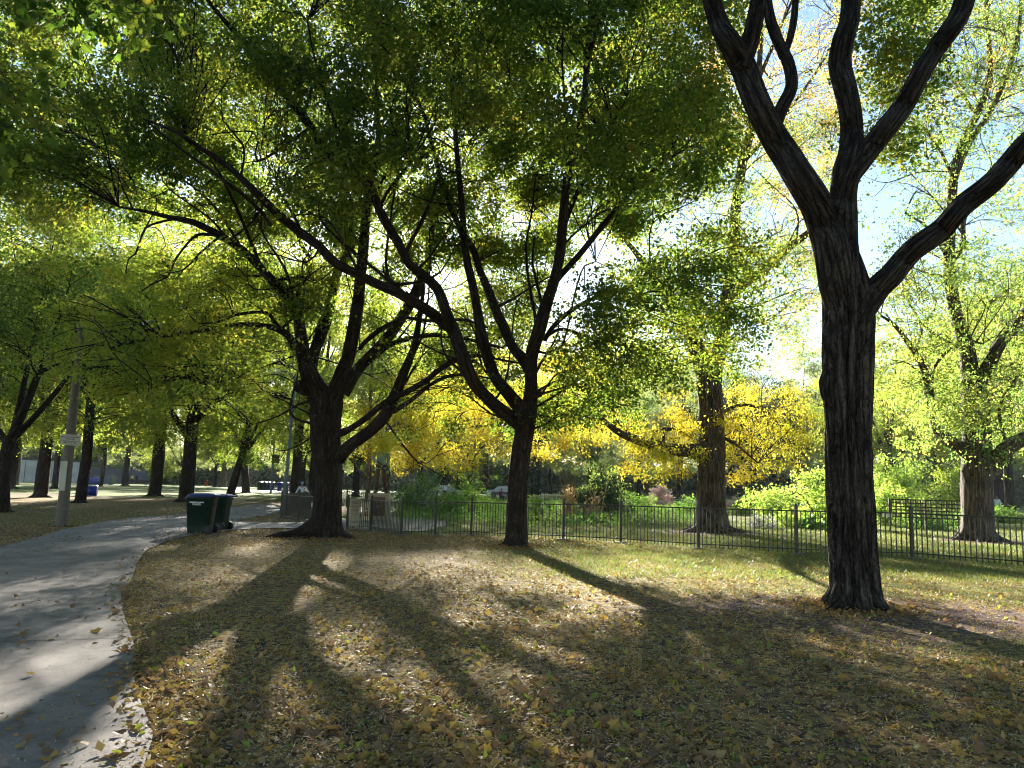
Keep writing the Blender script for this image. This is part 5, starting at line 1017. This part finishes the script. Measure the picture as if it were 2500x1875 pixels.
#==SPLIT3==
# ------------------------------------------------------------------ people and the statue
def skin(name, V, E, Rr, mat, parent, sub=1):
    me = bpy.data.meshes.new(name); me.from_pydata([tuple(v) for v in V], E, []); me.update()
    o = bpy.data.objects.new(name, me); COL.objects.link(o); o.parent = parent
    md = o.modifiers.new('skin', 'SKIN'); md.use_smooth_shade = True
    lay = me.skin_vertices[0].data
    for i, r in enumerate(Rr): r = r if isinstance(r, tuple) else (r, r); lay[i].radius = r; lay[i].use_root = (i == 0)
    if sub: s_ = o.modifiers.new('smooth', 'SUBSURF'); s_.levels = sub; s_.render_levels = sub
    me.materials.append(mat); return o
def person(loc, rz, H, pose, label, shirt, trousers, hair='dark', hat=None, skinm='skin', cat='person', name='person', group=None, coat=False, shoes='dark'):
    root = empty(name, tuple(loc), label, cat, group, rz)
    J = {'pel': (0, 0, .53), 'bel': (0, 0, .62), 'che': (0, 0, .73), 'nek': (0, 0, .83), 'chin': (0, .012, .865), 'hea': (0, .012, .925), 'top': (0, 0, .975)}
    for s_, k in ((-1, 'l'), (1, 'r')):
        J['sh' + k] = (s_ * .105, 0, .80); J['el' + k] = (s_ * .13, -.01, .64); J['wr' + k] = (s_ * .14, .03, .50); J['pa' + k] = (s_ * .14, .04, .455)
        J['hi' + k] = (s_ * .052, 0, .50); J['kn' + k] = (s_ * .058, .01, .28); J['an' + k] = (s_ * .06, -.01, .045); J['to' + k] = (s_ * .065, .09, .02)
    J.update(pose); J = {k: np.array(v) * H for k, v in J.items()}
    seated = pose.get('_z', None)
    def mesh(nm, order, edges, rad, mat, sub=1):
        idx = {k: i for i, k in enumerate(order)}; return skin(nm, [J[k] for k in order], [(idx[a], idx[b]) for a, b in edges], [rad[k] * H if not isinstance(rad[k], tuple) else tuple(q * H for q in rad[k]) for k in order], mat, root, sub)
    order = ['pel', 'bel', 'che', 'nek', 'chin', 'hea', 'top']; ed = [('pel', 'bel'), ('bel', 'che'), ('che', 'nek'), ('nek', 'chin'), ('chin', 'hea'), ('hea', 'top')]
    rad = {'pel': (.08, .055), 'bel': (.07, .05), 'che': (.085, .055), 'nek': .030, 'chin': .036, 'hea': .046, 'top': .026}
    for k in 'lr':
        order += ['sh' + k, 'el' + k, 'wr' + k, 'pa' + k, 'hi' + k, 'kn' + k, 'an' + k, 'to' + k]
        ed += [('che', 'sh' + k), ('sh' + k, 'el' + k), ('el' + k, 'wr' + k), ('wr' + k, 'pa' + k), ('pel', 'hi' + k), ('hi' + k, 'kn' + k), ('kn' + k, 'an' + k), ('an' + k, 'to' + k)]
        rad.update({'sh' + k: .03, 'el' + k: .022, 'wr' + k: .016, 'pa' + k: (.02, .012), 'hi' + k: .046, 'kn' + k: .030, 'an' + k: .022, 'to' + k: (.024, .014)})
        d = unit(J['pa' + k] - J['wr' + k]); sd_ = unit(np.cross(d, [0, 1, .1]))
        for f, (off, ln) in enumerate(((-.012, .040), (-.004, .046), (.004, .043), (.012, .034))):
            a, b = 'f%d%s' % (f, k), 'g%d%s' % (f, k); J[a] = J['pa' + k] + sd_ * off * H + d * .012 * H; J[b] = J[a] + (d * ln + np.array([0, .012, 0])) * H
            order += [a, b]; ed += [('pa' + k, a), (a, b)]; rad[a] = .0055; rad[b] = .0045
        a, b = 't0' + k, 't1' + k; J[a] = J['wr' + k] + d * .02 * H + np.array([0, .018, 0]) * H; J[b] = J[a] + d * .03 * H + np.array([0, .008, 0]) * H
        order += [a, b]; ed += [('wr' + k, a), (a, b)]; rad[a] = .007; rad[b] = .005
    mesh('body', order, ed, rad, M[skinm])
    # face: nose, ears
    b = MB(); hd = J['hea']; hp = .046 * H
    b.tube([hd + [0, hp * .8, .01 * H], hd + [0, hp * 1.25, -.012 * H]], [.006 * H, .009 * H], 6)
    for s_ in (-1, 1): b.tube([hd + [s_ * hp * .9, 0, -.008 * H], hd + [s_ * hp * 1.1, -.004 * H, .006 * H]], [.006 * H, .009 * H], 6)
    b.build('face', M[skinm], root)
    o2 = ['pel', 'hil', 'knl', 'anl', 'hir', 'knr', 'anr']
    mesh('trousers', o2, [('pel', 'hil'), ('hil', 'knl'), ('knl', 'anl'), ('pel', 'hir'), ('hir', 'knr'), ('knr', 'anr')], {'pel': (.088, .064), 'hil': .056, 'knl': .040, 'anl': .036, 'hir': .056, 'knr': .040, 'anr': .036}, M[trousers])
    o3 = ['bel', 'pel', 'che', 'shl', 'ell', 'wrl', 'shr', 'elr', 'wrr']
    rs = {'bel': (.085, .066), 'pel': (.092, .070) if not coat else (.112, .085), 'che': (.097, .067), 'shl': .042, 'ell': .033, 'wrl': .028, 'shr': .042, 'elr': .033, 'wrr': .028}
    mesh('shirt' if not coat else 'coat', o3, [('bel', 'pel'), ('bel', 'che'), ('che', 'shl'), ('shl', 'ell'), ('ell', 'wrl'), ('che', 'shr'), ('shr', 'elr'), ('elr', 'wrr')], rs, M[shirt])
    for k in 'lr': b = MB(); a = J['an' + k]; t_ = J['to' + k]; b.tube([a + (a - t_) * .3 - [0, 0, .02 * H], a - [0, 0, .012 * H], t_, t_ + (t_ - a) * .25], [.02 * H, .028 * H, .026 * H, .012 * H], 10); b.build('shoe', M[shoes], root)
    b = MB(); top = J['hea'] + np.array([0, -.008, .012]) * H
    b.tube([top + [0, 0, -.02 * H], top + [0, 0, .012 * H], top + [0, 0, .038 * H], top + [0, 0, .052 * H]], [.052 * H, .054 * H, .042 * H, .012 * H], 14); b.build('hat' if hat else 'hair', M[hat or hair], root)
    if hat: b = MB(); b.box((-.045 * H, .03 * H, J['hea'][2] + .012 * H), (.045 * H, .105 * H, J['hea'][2] + .02 * H)); b.build('brim', M[hat], root)
    return root
walk = {'kn' + 'l': (-.05, .10, .29), 'anl': (-.05, .02, .07), 'tol': (-.05, .11, .05), 'knr': (.055, -.03, .27), 'anr': (.055, -.12, .045), 'tor': (.055, -.04, .02), 'ell': (-.19, -.02, .68), 'wrl': (-.27, .01, .57), 'pal': (-.29, .02, .535), 'elr': (.17, .0, .66), 'wrr': (.22, .03, .54), 'par': (.235, .04, .50)}
dz = -.53 + .27
sit = {k: (v[0], v[1], v[2] + dz) for k, v in {'pel': (0, 0, .53), 'bel': (0, .0, .62), 'che': (0, .01, .73), 'nek': (0, .02, .83), 'chin': (0, .035, .865), 'hea': (0, .035, .925), 'top': (0, .02, .975)}.items()}
for s_, k in ((-1, 'l'), (1, 'r')): sit.update({'sh' + k: (s_ * .105, .01, .80 + dz), 'el' + k: (s_ * .14, .03, .66 + dz), 'wr' + k: (s_ * .09, .15, .60 + dz), 'pa' + k: (s_ * .07, .19, .59 + dz), 'hi' + k: (s_ * .055, .03, .25), 'kn' + k: (s_ * .07, .24, .27), 'an' + k: (s_ * .07, .24, .045), 'to' + k: (s_ * .07, .33, .02)})
q = P(735, 1235, 46); q = np.array([q[0], 46, float(gz(q[0]))])
person(q, math.pi, 1.66, walk, 'person in a light blue cap and white shirt walking behind the fence, arms out', 'shirtw', 'navy', hat='cyan')
g = G(321, 1182); person(g, math.pi, 1.7, {}, 'person in a yellow top standing behind the far bench', 'yellowc', 'dark')
person(G(333, 1180), 2.6, 1.65, {}, 'person in dark clothes beside the one in yellow', 'navy', 'dark')
g = G(1222, 1222); person(g + np.array([.05, -.03, 0]), math.pi + .3, 1.7, sit, 'dark haired person sitting on the bench left of the forked maple', 'maroon', 'navy')
for px, Y_, lab, sh, rz, ps in ((1068, 84, 'pale clothed person far behind the silver flowers', 'shirtw', 2.0, {}), (1086, 82, 'person in pale clothes nearest the left silver car', 'shirtw', 1.0, {}), (965, 118, 'distant person in dark clothes right of the statue legs', 'navy', 1.5, {}), (974, 118, 'distant person walking right of another near the statue', 'dark', 2.2, walk), (2432, 64, 'person in white and blue sitting behind the broad brown locust', 'shirtw', 2.5, {})):
    p = P(px, 1190, Y_); person((p[0], Y_, float(gz(p[0]))), rz, 1.7, ps, lab, sh, 'dark')
# pedestal and statue
g = G(924, 1271); Yp = g[1]; s1 = W2(1, Yp, 924, 1235)
hp = 66 * s1; wp = 53 * s1
root = empty('stone_pedestal', tuple(g), 'tan granite pedestal with a brown plaque under the statue', 'pedestal', rotz=.04)
b = MB(); b.box((-wp * .55, -wp * .42, -.05), (wp * .55, wp * .42, .12)); b.box((-wp / 2, -wp * .38, .12), (wp / 2, wp * .38, hp - .12), taper=.96); b.box((-wp * .49, -wp * .40, hp - .12), (wp * .49, wp * .40, hp), taper=.93); b.build('block', M['stone'], root)
b = MB(); b.box((-wp * .33, -wp * .405, hp * .18), (wp * .29, -wp * .385, hp * .86)); pl = b.build('plaque', M['plaque'], root)
for i, (s_, z_) in enumerate((('IN HONOR OF', .80), ('THE PEOPLE', .73), ('OF THIS PARK', .66), ('PRESENTED BY THE', .55), ('CITIZENS', .49))): text('lettering', s_, .075, M['stone'], root, (-wp * .02, -wp * .407, hp * z_), (math.pi / 2, 0, 0), .002)
stp = {'knl': (-.075, .02, .28), 'anl': (-.115, -.02, .045), 'tol': (-.14, .07, .02), 'hil': (-.05, 0, .50), 'hir': (.055, 0, .50), 'knr': (.062, .02, .28), 'anr': (.065, .0, .045), 'tor': (.10, .09, .02),
       'ell': (-.135, -.02, .64), 'wrl': (-.125, .03, .50), 'pal': (-.118, .05, .455), 'elr': (.17, .0, .66), 'wrr': (.06, .12, .59), 'par': (.03, .14, .565)}
Hs = 128 * s1
st = person(g + np.array([0, 0, hp]), math.pi + .15, Hs, stp, 'bronze statue of a standing figure in a green coat, one hand at its waist', 'patina', 'bronze', hair='bronze', skinm='bronze', cat='statue', name='statue', coat=True, shoes='bronze')
b = MB(); A_ = np.linspace(0, 2 * math.pi, 28, endpoint=False); V = []
for z_, rx, ry in ((.455, .112, .082), (.50, .108, .08), (.56, .098, .074), (.64, .09, .068), (.72, .095, .068)): V.append(np.c_[rx * Hs * np.cos(A_) * (1 + .04 * np.sin(5 * A_)), ry * Hs * np.sin(A_), np.full(28, z_ * Hs)])
k = np.arange(28); k2 = (k + 1) % 28; b.add(np.vstack(V), np.concatenate([np.stack([i * 28 + k, i * 28 + k2, (i + 1) * 28 + k2, (i + 1) * 28 + k], 1) for i in range(4)])); b.build('coat_skirt', M['patina'], st)
b = MB(); h_ = np.array([-.118, .05, .43]) * Hs; b.tube([h_ + [0, 0, .03], h_ - [0, 0, .02], h_ - [0, 0, .14]], [.04, .09, .05], 12); b.build('held_hat', M['patina'], st)

# ------------------------------------------------------------------ air
b = MB(); b.box((-260, -30, -1.3), (260, 215, 36)); hzo = b.build('haze', None); hzo.data.materials.clear()
mh = bpy.data.materials.new('thin_haze'); mh.use_nodes = True; n_ = mh.node_tree.nodes; n_.remove(n_['Principled BSDF']); v_ = n_.new('ShaderNodeVolumePrincipled')
v_.inputs['Color'].default_value = (.86, .90, 1, 1); v_.inputs['Density'].default_value = .0002; v_.inputs['Anisotropy'].default_value = .1
mh.node_tree.links.new(v_.outputs[0], n_['Material Output'].inputs['Volume']); hzo.data.materials.append(mh); tag(hzo, 'thin pale haze in the park air', 'haze', kind='stuff')
